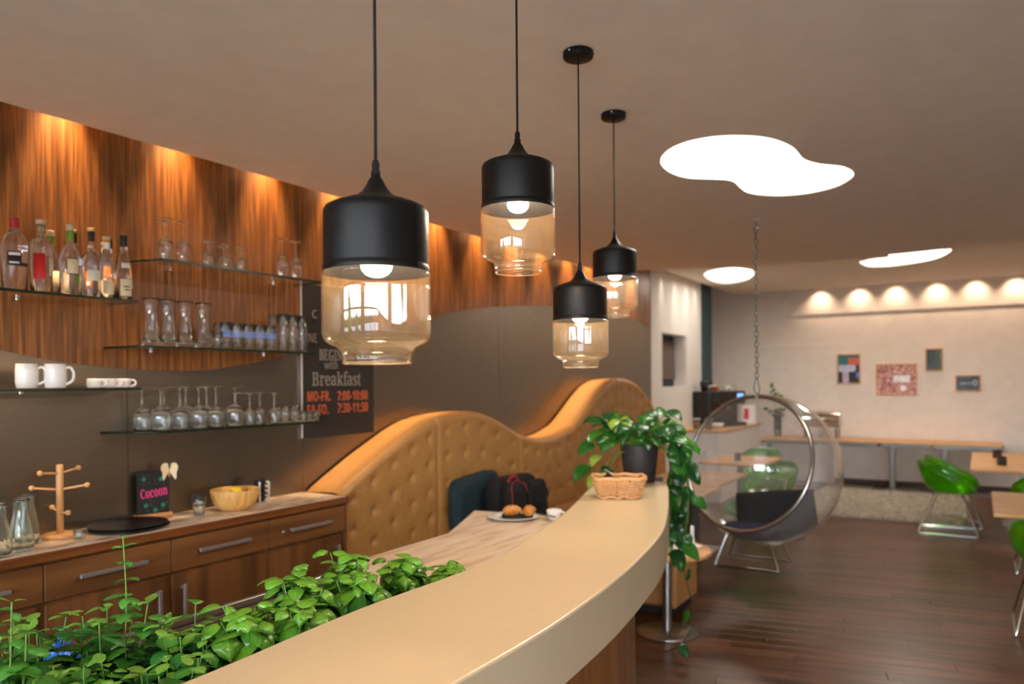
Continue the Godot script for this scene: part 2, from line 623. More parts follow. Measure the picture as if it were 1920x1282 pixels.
# ---------------------------------------------------------------- the room
func build_room():
	# floor: a dark bed with laminate planks lying a little askew to the room
	var fl = struct("floor")
	part("bed", box(Vector3(-5.2, -0.2, FAR - 0.3), Vector3(3.9, -0.012, 3.3)), M.joint, fl)
	var ang := deg_to_rad(12.0)
	var ax := Vector3(cos(ang), 0, -sin(ang))      # along the planks
	var az := Vector3(sin(ang), 0, cos(ang))
	var pl := 1.29
	var pw := 0.13
	var plank := box(Vector3(-pl / 2 + 0.001, -0.012, -pw / 2 + 0.0008), Vector3(pl / 2 - 0.001, 0.0, pw / 2 - 0.0008), 0.0012)
	var near := []
	var rest := []
	for j in range(-135, 60):
		var off := fmod(absf(sin(j * 12.9898) * 43758.5453), 1.0) * pl
		for i in range(-8, 8):
			var c := ax * (i * pl + off) + az * (j * pw)
			if c.x < -4.6 or c.x > 3.6 or c.z < FAR + 0.02 or c.z > 3.0:
				continue
			# in view of the photograph: right of the bar, behind it and left of the frame's edge
			var d := -c.x * 0.5314 - c.z * 0.8471
			var r := c.x * 0.8471 - c.z * 0.5314
			var seen := d > 3.4 and r / d > 0.14 and r / d < 0.76 and c.z > -12.9
			if seen and 1.72 / d < 0.46:
				near.append([d, c, j * 31 + i])
			else:
				rest.append([d, c, j * 31 + i])
	near.sort_custom(func(a, b): return a[0] < b[0])
	while near.size() > 300:
		rest.append(near.pop_back())
	for p in near:
		part("plank", plank, M["plank%d" % (absi(hash(p[2])) % 5)], fl, p[1], Vector3(0, ang, 0))
	var st := [mb(), mb(), mb(), mb(), mb()]
	for p in rest:
		st[absi(hash(p[2])) % 5].append_from(plank, 0, Transform3D(Basis(Vector3.UP, ang), p[1]))
	for k in 5:
		var o = part("planks", st[k].commit(), M["plank%d" % k], fl)
		o.set_meta("kind", "stuff")
	# roof slab and walls out of view
	var top = struct("ceiling")
	part("slab", box(Vector3(-5.2, 3.42, FAR - 0.3), Vector3(3.9, 3.6, 3.3)), M.ceiling, top)
	near_ceiling(top)
	var wr = struct("wall_right")
	part("plaster", box(Vector3(3.6, -0.2, FAR - 0.3), Vector3(3.9, 3.6, 3.3)), M.plaster, wr)
	# wall behind the camera with shop windows to the street
	var wb = struct("wall_back")
	part("parapet", box(Vector3(-5.2, -0.2, 3.0), Vector3(3.6, 0.45, 3.3)), M.plaster, wb)
	part("lintel", box(Vector3(-5.2, 2.65, 3.0), Vector3(3.6, 3.42, 3.3)), M.plaster, wb)
	part("pier", box(Vector3(-5.2, 0.45, 3.0), Vector3(-3.3, 2.65, 3.3)), M.plaster, wb)
	part("pier", box(Vector3(-0.3, 0.45, 3.0), Vector3(0.3, 2.65, 3.3)), M.plaster, wb)
	part("pier", box(Vector3(3.3, 0.45, 3.0), Vector3(3.6, 2.65, 3.3)), M.plaster, wb)
	for k in 2:
		var x0 := -3.3 if k == 0 else 0.3
		var wn = struct("window_%d" % (k + 2))
		for i in 4:
			part("mullion", box(Vector3(x0 + i * 1.0 - 0.03, 0.45, 3.1), Vector3(x0 + i * 1.0 + 0.03, 2.65, 3.2)), M.window_frame, wn)
		part("rail", box(Vector3(x0, 0.45, 3.1), Vector3(x0 + 3.0, 0.52, 3.2)), M.window_frame, wn)
		part("rail", box(Vector3(x0, 2.58, 3.1), Vector3(x0 + 3.0, 2.65, 3.2)), M.window_frame, wn)
		part("rail", box(Vector3(x0, 2.0, 3.1), Vector3(x0 + 3.0, 2.05, 3.2)), M.window_frame, wn)
		for i in 3:
			part("pane", box(Vector3(x0 + i * 1.0 + 0.03, 0.52, 3.147), Vector3(x0 + i * 1.0 + 0.97, 2.58, 3.153)), M.window_glass, wn)
	var gr = struct("ground")
	part("pavement", box(Vector3(-30, -0.4, 3.3), Vector3(30, -0.2, 40)), M.stone_outside, gr)
	# greenery on the pavement, which the lamp shades mirror
	var hg = thing("street_bush", "tall green bush on the pavement outside the shop window", "bush", Vector3(-2.75, -0.2, 5.0))
	part("foliage", crumpled(1.5, 3.0, 1.2), M.pothos_b, hg)
	var hb = thing("street_bush", "lower green bush on the pavement outside, farther right", "bush", Vector3(-0.9, -0.2, 5.6))
	part("foliage", crumpled(1.3, 2.2, 1.1), M.pothos_a, hb)

func blob_near() -> Array:
	var a := [[-1.596, -4.221], [-1.538, -4.102], [-1.437, -3.995], [-1.328, -3.941], [-1.219, -3.936], [-1.124, -3.966], [-1.048, -4.017], [-0.977, -4.09], [-0.919, -4.2], [-0.881, -4.351], [-0.873, -4.476], [-0.873, -4.615], [-0.845, -4.721], [-0.793, -4.815], [-0.712, -4.915], [-0.671, -5.02], [-0.67, -5.168], [-0.725, -5.304], [-0.817, -5.425], [-0.945, -5.494], [-1.068, -5.505], [-1.198, -5.459], [-1.299, -5.357], [-1.353, -5.24], [-1.36, -5.08], [-1.353, -4.937], [-1.37, -4.854], [-1.423, -4.791], [-1.561, -4.674], [-1.615, -4.553], [-1.628, -4.414], [-1.616, -4.297]]
	var out := []
	for p in a:
		out.append(Vector2(p[0], p[1]) * (1.26 / 1.30))
	return out

func blob_oval() -> Array:
	var a := [[-3.323, -10.469], [-3.153, -10.216], [-2.984, -10.098], [-2.806, -10.107], [-2.682, -10.31], [-2.661, -10.623], [-2.728, -10.889], [-2.931, -11.352], [-3.15, -11.633], [-3.34, -11.701], [-3.44, -11.538], [-3.44, -11.106]]
	var out := []
	for p in a:
		out.append(Vector2(p[0], p[1]))
	return out

func blob_far() -> Array:
	var a := [[-1.303, -10.773], [-1.3, -10.55], [-1.12, -10.4], [-0.96, -10.36], [-0.93, -10.1], [-0.84, -9.85], [-0.62, -9.75], [-0.36, -9.86], [-0.28, -10.14], [-0.316, -10.426], [-0.461, -10.795], [-0.716, -11.077], [-1.009, -11.2], [-1.255, -11.083]]
	var out := []
	for p in a:
		out.append(Vector2(p[0], p[1]))
	return out

func csg_slab(poly: Array, y0: float, h: float, holes: Array, called: String, parent):
	var o := CSGPolygon3D.new()
	o.name = called
	o.polygon = PackedVector2Array(poly)
	o.mode = CSGPolygon3D.MODE_DEPTH
	o.depth = h
	o.rotation.x = PI / 2
	o.position.y = y0
	o.material = M.ceiling
	for hole in holes:
		var c := CSGPolygon3D.new()
		c.name = "opening"
		c.polygon = PackedVector2Array(smooth_path(hole, 4, true))
		c.depth = h + 0.2
		c.position.z = 0.1
		c.operation = CSGShape3D.OPERATION_SUBTRACTION
		c.material = M.white_paint
		o.add_child(c, true)
	parent.add_child(o, true)

func near_ceiling(top):
	# the lower ceiling over the bar ends in a soft curve; a slot stays open along the left wall
	var edge := smooth_path([Vector2(-3.66, -7.86), Vector2(-3.2, -7.96), Vector2(-2.11, -8.34), Vector2(-1.31, -8.46), Vector2(-0.24, -8.37), Vector2(0.35, -8.25), Vector2(1.6, -7.9), Vector2(3.6, -7.4)], 5)
	var poly := [Vector2(3.6, 3.0), Vector2(-3.66, 3.0)]
	poly.append_array(edge)
	csg_slab(poly, CEIL, 0.44, [blob_near()], "near_panel", top)
	csg_slab([Vector2(3.6, -7.3), Vector2(-3.66, -7.3), Vector2(-3.66, FAR + 0.24), Vector2(3.6, FAR + 0.24)], CEIL2, 0.18, [blob_oval(), blob_far()], "far_panel", top)

func build_left_wall():
	var wl = struct("wall_left")
	part("core", box(Vector3(-5.2, -0.2, -9.6), Vector3(WALL - 0.03, 3.42, 3.0)), M.panel_back, wl)
	# wood above, brushed steel below, parted by a wave
	var wave := [[3.0, 2.2], [1.6, 2.33], [0.6, 2.3], [-0.4, 2.15], [-1.1, 1.99], [-1.642, 1.887], [-1.825, 1.852], [-2.024, 1.825], [-2.273, 1.806], [-2.52, 1.8], [-2.758, 1.812], [-3.021, 1.85], [-3.312, 1.91], [-3.447, 1.942], [-4.1, 2.095], [-4.809, 2.255], [-5.177, 2.336], [-5.585, 2.396], [-6.038, 2.448], [-6.547, 2.495], [-6.825, 2.512], [-7.6, 2.55], [-8.3, 2.565], [-8.852, 2.536], [-9.576, 2.457], [-10.2, 2.35]]
	var wp := []
	for p in wave:
		wp.append(Vector2(p[0], p[1]))
	wp = smooth_path(wp, 5)
	var z0 := 2.98
	while z0 > -9.55:
		var z1 := maxf(z0 - 1.188, -9.576)
		if z0 > 2.9:
			z1 = 2.51
		var lo := PackedVector2Array()
		for p in wp:
			if p.x < z0 - 0.002 and p.x > z1 + 0.002:
				lo.append(p)
		lo.insert(0, Vector2(z0 - 0.0012, wave_at(wp, z0)))
		lo.append(Vector2(z1 + 0.0012, wave_at(wp, z1)))
		var up := lo.duplicate()
		up.append(Vector2(z1 + 0.0012, 3.41))
		up.append(Vector2(z0 - 0.0012, 3.41))
		part("wood_panel", wall_prism(up, WALL - 0.028, WALL), M.veneer, wl)
		var dn := lo.duplicate()
		dn.append(Vector2(z1 + 0.0012, 0.0))
		dn.append(Vector2(z0 - 0.0012, 0.0))
		part("steel_panel", wall_prism(dn, WALL - 0.028, WALL - 0.004), M.steel_panel, wl)
		z0 = z1
	# the white stretch with the small window
	var ww = struct("wall_white")
	var a := -9.6
	var b := -11.74
	for q in [[a, -10.0, -0.2, 3.42], [-11.03, b, -0.2, 3.42], [-10.0, -11.03, -0.2, 1.64], [-10.0, -11.03, 2.405, 3.42]]:
		part("plaster", box(Vector3(-4.2, q[2], q[1]), Vector3(WALL, q[3], q[0])), M.white_paint, ww)
	var nw = struct("window_1")
	part("pane", box(Vector3(-4.0, 1.64, -11.03), Vector3(-3.98, 2.405, -10.0)), M.dark_teal, nw)
	part("reveal", box(Vector3(-3.98, 1.64, -11.03), Vector3(-3.8, 2.405, -11.015)), M.white_paint, nw)
	part("blind", box(Vector3(-3.95, 1.76, -10.93), Vector3(-3.93, 2.3, -10.02), 0.004), M.blind, nw)
	part("blind_bar", tube([Vector3(-3.94, 1.76, -10.94), Vector3(-3.94, 1.76, -10.01)], 0.012), M.blind, nw)
	var tc = struct("trim_1")
	part("teal_post", box(Vector3(-4.4, -0.2, -12.28), Vector3(WALL + 0.005, 3.42, -11.74)), M.teal_paint, tc)
	part("dark_edge", box(Vector3(-4.4, -0.2, -12.36), Vector3(WALL - 0.02, 3.42, -12.28)), M.dark_teal, tc)
	var al = struct("wall_alcove")
	part("plaster", box(Vector3(-5.2, -0.2, FAR), Vector3(-4.9, 3.42, -12.3)), M.plaster, al)
	part("plaster", box(Vector3(-5.2, -0.2, -12.36), Vector3(-4.4, 3.42, -12.2)), M.plaster, al)

func wave_at(wp: Array, z: float) -> float:
	for i in wp.size() - 1:
		if wp[i].x >= z and wp[i + 1].x <= z:
			var t: float = (wp[i].x - z) / maxf(1e-6, wp[i].x - wp[i + 1].x)
			return lerpf(wp[i].y, wp[i + 1].y, t)
	return wp[0].y

func build_far_wall():
	var wf = struct("wall_far")
	part("plaster", box(Vector3(-5.2, -0.2, FAR - 0.3), Vector3(3.6, 3.42, FAR)), M.plaster, wf)
	part("upper_band", box(Vector3(-3.28, 2.83, FAR), Vector3(3.6, 3.42, FAR + 0.025), 0.002), M.plaster, wf)
	part("shadow_rail", box(Vector3(-3.28, 2.815, FAR), Vector3(3.6, 2.83, FAR + 0.012)), M.plaster, wf)
	# flush double door, its leaf standing out by a hair
	var d = struct("door_1")
	part("leaf", box(Vector3(-3.31, 0.0, FAR), Vector3(-2.125, 2.33, FAR + 0.012), 0.004), M.plaster, d)
	part("handle", tube([Vector3(-2.19, 1.86, FAR + 0.05), Vector3(-2.19, 1.74, FAR + 0.05)], 0.009), M.white_paint, d)
	part("handle_stem", tube([Vector3(-2.19, 1.8, FAR + 0.01), Vector3(-2.19, 1.8, FAR + 0.05)], 0.008), M.white_paint, d)
	var bb = struct("baseboard_far")
	part("board", box(Vector3(-2.1, 0.0, FAR), Vector3(3.6, 0.09, FAR + 0.015), 0.003), M.skirting, bb)
	part("board", box(Vector3(-4.9, 0.0, FAR), Vector3(-3.33, 0.09, FAR + 0.015), 0.003), M.skirting, bb)

func area_light(called, at: Vector3, sx: float, sy: float, c: Color, e: float, parent):
	var l := AreaLight3D.new()
	l.name = called
	l.area_size = Vector2(sx, sy)
	l.light_color = c
	l.light_energy = e
	l.area_range = 20.0
	l.area_attenuation = 2.0
	l.shadow_enabled = true
	l.position = at
	l.rotation.x = -PI / 2
	parent.add_child(l, true)

func build_ceiling_lights():
	var lab := ["large wavy luminous panel let into the ceiling above the bubble chair", "oval luminous panel in the far ceiling beside the hanging chain", "wavy luminous panel in the far ceiling partly hidden by the ceiling's edge"]
	var blobs := [blob_near(), blob_oval(), blob_far()]
	for k in 3:
		var y := (CEIL if k == 0 else CEIL2) + (0.1 if k == 0 else 0.07)
		var c := Vector2.ZERO
		for p in blobs[k]:
			c += p / blobs[k].size()
		var t = thing("ceiling_light", lab[k], "light", Vector3(c.x, y, c.y))
		var poly := PackedVector2Array()
		for p in smooth_path(blobs[k], 4, true):
			poly.append((p - c) * 1.015)
		part("diffuser", prism(poly, 0.0, 0.02), M.panel_glow, t)
		area_light("lamp", Vector3(0, -0.012, 0), [0.62, 0.5, 0.55][k], [1.0, 1.0, 0.8][k], rgb(255, 246, 232), [3.2, 1.3, 4.8][k], t)

func spot_lamp(at: Vector3, aim: Vector3, c: Color, e: float, cone: float, label: String, group: String, parent_name := "spot_lamp"):
	var t = thing(parent_name, label, "spotlight", at, 0.0, group)
	var dir := aim.normalized()
	var h := 0.07
	part("housing", tube([-dir * h, dir * 0.0], 0.032, 12), M.brushed, t)
	part("lens", tube([dir * 0.0005, dir * 0.003], 0.026, 12), M.spot_glow, t)
	var l := SpotLight3D.new()
	l.name = "lamp"
	l.light_color = c
	l.light_energy = e
	l.spot_angle = cone
	l.spot_angle_attenuation = 1.0
	l.spot_range = 20.0
	l.spot_attenuation = 2.0
	l.light_size = 0.02
	l.shadow_enabled = true
	var z := -dir
	var x := Vector3.RIGHT if absf(z.x) < 0.9 else Vector3.FORWARD
	x = (x - z * x.dot(z)).normalized()
	l.basis = Basis(x, z.cross(x), z)
	l.position = dir * 0.012
	t.add_child(l, true)

func build_wall_washers():
	var warm := rgb(255, 212, 160)
	for z in [-0.7, -1.3, -1.918, -2.514, -3.132, -3.722, -4.329, -4.867, -5.466, -6.05, -6.6, -7.165, -7.67, -8.3, -8.9]:
		spot_lamp(Vector3(-3.69, 3.34, z), Vector3(-0.06, -1, 0), warm, 4.6, 25.0, "small recessed spotlight hidden in the slot above the wood wall", "spotlights over the wood wall")
	for z in [-9.398, -9.989, -10.528, -11.019, -11.445]:
		spot_lamp(Vector3(-3.69, 3.38, z), Vector3(-0.06, -1, 0), rgb(255, 230, 205), 0.55, 20.0, "small recessed spotlight hidden in the slot above the white wall", "spotlights over the white wall")
	for x in [-2.262, -1.67, -1.138, -0.564, -0.046, 0.461, 1.0, 1.55, 2.1, 2.65, 3.2]:
		spot_lamp(Vector3(x, 3.31, FAR + 0.2), Vector3(0, -1, -0.3), rgb(255, 220, 186), 0.5, 50.0, "small recessed spotlight hidden in the slot above the far wall", "spotlights over the far wall")

# ---------------------------------------------------------------- bar
func bar_edges() -> Array:
	var o := [[-0.89, 0.7], [-0.89, 0.2], [-0.892, -0.6], [-0.894, -1.2], [-0.895, -1.512], [-0.909, -1.758], [-0.938, -2.059], [-0.987, -2.386], [-1.07, -2.805], [-1.18, -3.17], [-1.321, -3.571], [-1.511, -4.077], [-1.6, -4.24]]
	var n := [[-1.36, 0.7], [-1.36, 0.2], [-1.362, -0.6], [-1.374, -0.997], [-1.4, -1.3], [-1.412, -1.528], [-1.405, -1.843], [-1.412, -2.14], [-1.473, -2.435], [-1.572, -2.848], [-1.698, -3.266], [-1.89, -3.85], [-2.03, -4.36]]
	var a := []
	var b := []
	for i in o.size():
		a.append(Vector2(o[i][0], o[i][1]))
		b.append(Vector2(n[i][0], n[i][1]))
	return [smooth_path(a, 6), smooth_path(b, 6)]

func build_bar():
	var e := bar_edges()
	var out: Array = e[0]
	var inn: Array = e[1]
	var bar = thing("bar_counter", "long curved bar counter with thick beige stone top and wooden front", "counter", Vector3.ZERO)
	var st := mb()
	var y0 := 0.95
	var y1 := 1.12
	var b := 0.007
	var n := out.size()
	# rounded cross-section, swept along the two edges
	var sect := func(i: int) -> Array:
		var o3 := Vector3(out[i].x, 0, out[i].y)
		var i3 := Vector3(inn[i].x, 0, inn[i].y)
		var d := (i3 - o3).normalized()
		var up := Vector3.UP
		var q := [o3 + up * (y0 + 0.0), o3 + up * (y1 - b)]
		for k in [0.35, 0.7]:
			q.append(o3 + d * b * (1 - cos(k * PI / 2)) + up * (y1 - b + b * sin(k * PI / 2)))
		q.append(o3 + d * b + up * y1)
		q.append(i3 - d * b + up * y1)
		for k in [0.7, 0.35]:
			q.append(i3 - d * b * (1 - cos(k * PI / 2)) + up * (y1 - b + b * sin(k * PI / 2)))
		q.append(i3 + up * (y1 - b))
		q.append(i3 + up * y0)
		return q
	st.set_smooth_group(0)
	for i in n - 1:
		var a: Array = sect.call(i)
		var c: Array = sect.call(i + 1)
		for k in a.size() - 1:
			st.set_smooth_group(1 if k in [1, 2, 3, 5, 6, 7] else 2 + k)
			quad(st, a[k], c[k], c[k + 1], a[k + 1])
		st.set_smooth_group(30)
		quad(st, a[a.size() - 1], c[c.size() - 1], c[0], a[0])
	st.set_smooth_group(-1)
	for i in [0, n - 1]:
		var a: Array = sect.call(i)
		for k in range(1, a.size() - 1):
			if i == 0:
				tri(st, a[0], a[k], a[k + 1])
			else:
				tri(st, a[0], a[k + 1], a[k])
	part("stone_top", done(st), M.bar_stone, bar)
	# wooden front below, set back under the top
	var poly := PackedVector2Array()
	var back := PackedVector2Array()
	for i in n:
		if out[i].y < -3.45:
			break
		var d: Vector2 = (inn[i] - out[i]).normalized()
		poly.append(out[i] + d * 0.17)
		back.append(out[i] + d * 0.24)
	back.reverse()
	poly.append_array(back)
	part("wooden_front", prism(poly, 0.06, 0.95), M.bar_wood, bar)
	part("plinth", prism(poly, 0.0, 0.06), M.panel_back, bar)
	# the barman's worktop behind it
	var w = thing("worktop", "pale stone worktop behind the bar below its top", "worktop", Vector3.ZERO)
	var wp := PackedVector2Array([Vector2(-2.34, -2.2), Vector2(-2.4, -2.61), Vector2(-2.405, -3.18), Vector2(-2.52, -3.45), Vector2(-2.69, -3.835), Vector2(-1.78, -4.02), Vector2(-1.66, -3.5), Vector2(-1.52, -3.0), Vector2(-1.4, -2.5), Vector2(-1.36, -2.2)])
	part("slab", prism(wp, 0.885, 0.92), M.worktop, w)
	var body := PackedVector2Array([Vector2(-2.3, -2.2), Vector2(-2.36, -2.61), Vector2(-2.36, -3.18), Vector2(-2.45, -3.45), Vector2(-2.6, -3.78), Vector2(-1.84, -3.95), Vector2(-1.72, -3.5), Vector2(-1.58, -3.0), Vector2(-1.46, -2.5), Vector2(-1.4, -2.2)])
	part("carcass", prism(body, 0.0, 0.885), M.cabinet_upright, w)
	# steel drip tray with a perforated sheet, in which the herbs stand
	var t = thing("drip_tray", "long perforated steel drip tray with bright rim beside the bar", "tray", Vector3.ZERO)
	part("pan", box(Vector3(-2.33, 0.8, -2.195), Vector3(-1.42, 0.855, 0.3)), M.panel_back, t)
	part("cabinet", box(Vector3(-2.3, 0.0, -2.19), Vector3(-1.42, 0.8, 0.3)), M.cabinet_upright, t)
	for q in [[-2.335, -2.31, -2.2, 0.3], [-1.44, -1.42, -2.2, 0.3], [-2.31, -1.44, -2.2, -2.18]]:
		part("rim", box(Vector3(q[0], 0.855, q[2]), Vector3(q[1], 0.925, q[3]), 0.003), M.brushed, t)
	var ps := mb()
	var x := -2.3
	var row := 0
	while x < -1.45:
		box_to(ps, Vector3(x, 0.895, -2.18), Vector3(x + 0.011, 0.899, 0.28))
		var z := -2.18 + (0.02 if row % 2 else 0.0)
		while z < 0.26:
			box_to(ps, Vector3(x + 0.011, 0.895, z), Vector3(x + 0.019, 0.899, z + 0.016))
			z += 0.042
		x += 0.019
		row += 1
	var sh = part("perforated_sheet", done(ps), M.tray_metal, t)
	sh.set_meta("kind", "stuff")

func build_pendants():
	var spots := [[-1.012, 1.939, -1.112], [-1.114, 2.212, -1.816], [-1.292, 1.954, -2.554], [-1.452, 2.205, -3.233]]
	var lab := ["nearest and largest-looking black pendant lamp with amber glass shade", "second black pendant lamp from the front, hanging high, its shade over the wood wall", "third black pendant lamp from the front, hanging lowest above the bar", "farthest and smallest-looking black pendant lamp with amber glass shade"]
	var cap := lathe([Vector2(0.0, 0.196), Vector2(0.009, 0.196), Vector2(0.0095, 0.19), Vector2(0.014, 0.184), Vector2(0.02, 0.172), Vector2(0.028, 0.16), Vector2(0.04, 0.15), Vector2(0.054, 0.1435), Vector2(0.062, 0.142), Vector2(0.068, 0.1405), Vector2(0.072, 0.137), Vector2(0.09, 0.132), Vector2(0.099, 0.127), Vector2(0.1025, 0.12), Vector2(0.103, 0.112), Vector2(0.103, 0.016), Vector2(0.1025, 0.014), Vector2(0.1045, 0.012), Vector2(0.1045, 0.001), Vector2(0.104, 0.0), Vector2(0.1005, 0.0), Vector2(0.1005, 0.11), Vector2(0.09, 0.122), Vector2(0.0, 0.13)], 48)
	# blown glass, two skins
	var outer := [Vector2(0.1065, -0.001), Vector2(0.107, -0.006), Vector2(0.107, -0.05), Vector2(0.107, -0.118), Vector2(0.1055, -0.128), Vector2(0.1, -0.1365), Vector2(0.091, -0.1425), Vector2(0.08, -0.147), Vector2(0.073, -0.1525), Vector2(0.0695, -0.16), Vector2(0.068, -0.17), Vector2(0.068, -0.178)]
	var prof := outer.duplicate()
	prof.reverse()
	var inner := []
	for i in outer.size():
		var p: Vector2 = outer[i]
		inner.append(Vector2(p.x - 0.003, p.y))
	prof.append_array(inner)
	prof.append(outer[outer.size() - 1])
	var shade := lathe(prof, 64)
	var rp := []
	for i in 64:
		rp.append(Vector3(cos(TAU * i / 64) * 0.0665, -0.1785, sin(TAU * i / 64) * 0.0665))
	var rim := tube(rp, 0.0019, 6, true)
	var bulb := lathe([Vector2(0.0, -0.021), Vector2(0.012, -0.0195), Vector2(0.022, -0.015), Vector2(0.029, -0.007), Vector2(0.0315, 0.003), Vector2(0.029, 0.012), Vector2(0.024, 0.02), Vector2(0.018, 0.03), Vector2(0.0, 0.032)], 32)
	var socket := lathe([Vector2(0.0, 0.03), Vector2(0.019, 0.03), Vector2(0.02, 0.035), Vector2(0.02, 0.112), Vector2(0, 0.113)], 20)
	var gland := lathe([Vector2(0.009, 0.19), Vector2(0.0095, 0.2), Vector2(0.0075, 0.204), Vector2(0.008, 0.214), Vector2(0.0065, 0.222), Vector2(0.004, 0.224), Vector2(0, 0.224)], 16)
	var canopy := lathe([Vector2(0.0, 0.0), Vector2(0.05, 0.0), Vector2(0.056, 0.003), Vector2(0.058, 0.008), Vector2(0.058, 0.026), Vector2(0.056, 0.028), Vector2(0, 0.028)], 32)
	for k in 4:
		var s = spots[k]
		var t = thing("pendant_lamp", lab[k], "lamp", Vector3(s[0], s[1], s[2]), 0.4 * k, "pendant lamps over the bar")
		part("cap", cap, M.black_metal, t)
		part("glass_shade", shade, M.amber_glass, t)
		part("glass_rim", rim, M.amber_rim, t)
		part("socket", socket, M.black_plastic, t, Vector3(0, 0.012, 0))
		part("bulb", bulb, M.bulb_glow, t, Vector3(0, 0.012, 0))
		part("cord_gland", gland, M.black_plastic, t)
		var top: float = CEIL - s[1]
		part("cord", tube([Vector3(0, 0.22, 0), Vector3(0, top - 0.02, 0)], 0.0032, 8), M.black_cord, t)
		var cn = part("ceiling_canopy", canopy, M.black_metal, t, Vector3(0, top - 0.028, 0))
		for a in [0.4, 2.5, 4.6]:
			part("screw", lathe([Vector2(0, -0.004), Vector2(0.004, -0.003), Vector2(0.005, 0.0), Vector2(0, 0.001)], 10), M.chrome, cn, Vector3(0.0585 * cos(a), 0.016, 0.0585 * sin(a)), Vector3(0, -a, PI / 2))
		var l := OmniLight3D.new()
		l.name = "lamp"
		l.light_color = rgb(255, 224, 188)
		l.light_energy = 0.31
		l.omni_range = 20.0
		l.omni_attenuation = 2.0
		l.light_size = 0.025
		l.shadow_enabled = true
		l.position = Vector3(0, 0.008, 0)
		t.add_child(l, true)

# ---------------------------------------------------------------- bench
var bench_prof := []
func bench_h(z: float) -> float:
	for i in bench_prof.size() - 1:
		if bench_prof[i].x >= z and bench_prof[i + 1].x <= z:
			var t: float = (bench_prof[i].x - z) / maxf(1e-6, bench_prof[i].x - bench_prof[i + 1].x)
			return lerpf(bench_prof[i].y, bench_prof[i + 1].y, t)
	return bench_prof[0].y if z > bench_prof[0].x else bench_prof[bench_prof.size() - 1].y

func build_bench():
	var src := [[-3.2, 0.9], [-3.451, 1.032], [-3.601, 1.111], [-3.818, 1.22], [-4.055, 1.325], [-4.223, 1.395], [-4.431, 1.457], [-4.7, 1.488], [-4.88, 1.493], [-5.061, 1.473], [-5.266, 1.416], [-5.441, 1.35], [-5.626, 1.276], [-5.82, 1.228], [-6.025, 1.202], [-6.303, 1.207], [-6.684, 1.285], [-6.937, 1.411], [-7.154, 1.544], [-7.378, 1.661], [-7.613, 1.735], [-7.822, 1.758], [-8.08, 1.746], [-8.351, 1.679], [-8.601, 1.567], [-8.809, 1.44], [-9.1, 1.2], [-9.3, 1.0]]
	var ctrl := []
	for p in src:
		ctrl.append(Vector2(p[0], p[1]))
	bench_prof = smooth_path(ctrl, 5)
	var b = thing("upholstered_bench", "tan leather bench with wavy button-tufted back along the steel wall", "bench", Vector3.ZERO)
	var xf := -3.45
	var xb := -3.765
	var seams := [-3.46, -4.456, -5.63, -6.683, -7.72, -8.75, -9.25]
	var bm := lathe([Vector2(0.0, -0.004), Vector2(0.012, -0.003), Vector2(0.0135, 0.002), Vector2(0.009, 0.006), Vector2(0, 0.007)], 12)
	for k in seams.size() - 1:
		var z0: float = seams[k]
		var z1: float = seams[k + 1]
		var cols := maxi(1, roundi((z0 - z1) / 0.215))
		var btn := []
		for c in cols:
			var bz := lerpf(z0, z1, (c + 0.5) / cols)
			for r in 6:
				var by := bench_h(bz) - 0.125 - 0.2 * r
				if by > 0.6:
					btn.append(Vector2(bz, by))
		var nz := int((z0 - z1) / 0.017)
		var ny := 58
		var f := func(u: float, v: float) -> Vector3:
			# v up the front, round the top edge, back to the wall
			var z := lerpf(z0, z1, u)
			var h := bench_h(z)
			var r := 0.055
			var edge := minf(z0 - z, z - z1)
			var inset := 0.018 * exp(-edge / 0.01)
			if v < 0.74:
				var y := lerpf(0.5, h - r, v / 0.74)
				var x := xf - inset
				for q in btn:
					var d2: float = (q.x - z) * (q.x - z) + (q.y - y) * (q.y - y)
					if d2 < 0.03:
						x -= 0.026 * exp(-d2 / 0.00045) + 0.01 * exp(-d2 / 0.0028)
				return Vector3(x, y, z)
			if v < 0.86:
				var a := (v - 0.74) / 0.12 * PI / 2
				return Vector3(xf - r + r * cos(a) - inset, h - r + r * sin(a) - inset, z)
			var s := (v - 0.86) / 0.14
			return Vector3(lerpf(xf - r, xb, s) - inset, h - inset - 0.012 * s * s, z)
		var p = part("back_panel", grid(nz, ny, f), M.leather, b)
		for q in btn:
			part("button", bm, M.button, p, Vector3(xf - 0.034, q.y, q.x), Vector3(0, 0, -PI / 2))
	# studs along the rising top
	for i in 4:
		var sz := -6.95 - 0.16 * i
		part("stud", bm, M.button, b, Vector3(-3.62, bench_h(sz) - 0.01, sz))
	part("seat", box(Vector3(-3.44, 0.42, -9.2), Vector3(-2.95, 0.55, -4.3), 0.03), M.leather, b)
	part("seat_base", box(Vector3(-3.44, 0.0, -9.2), Vector3(-3.0, 0.42, -4.3)), M.bar_wood, b)

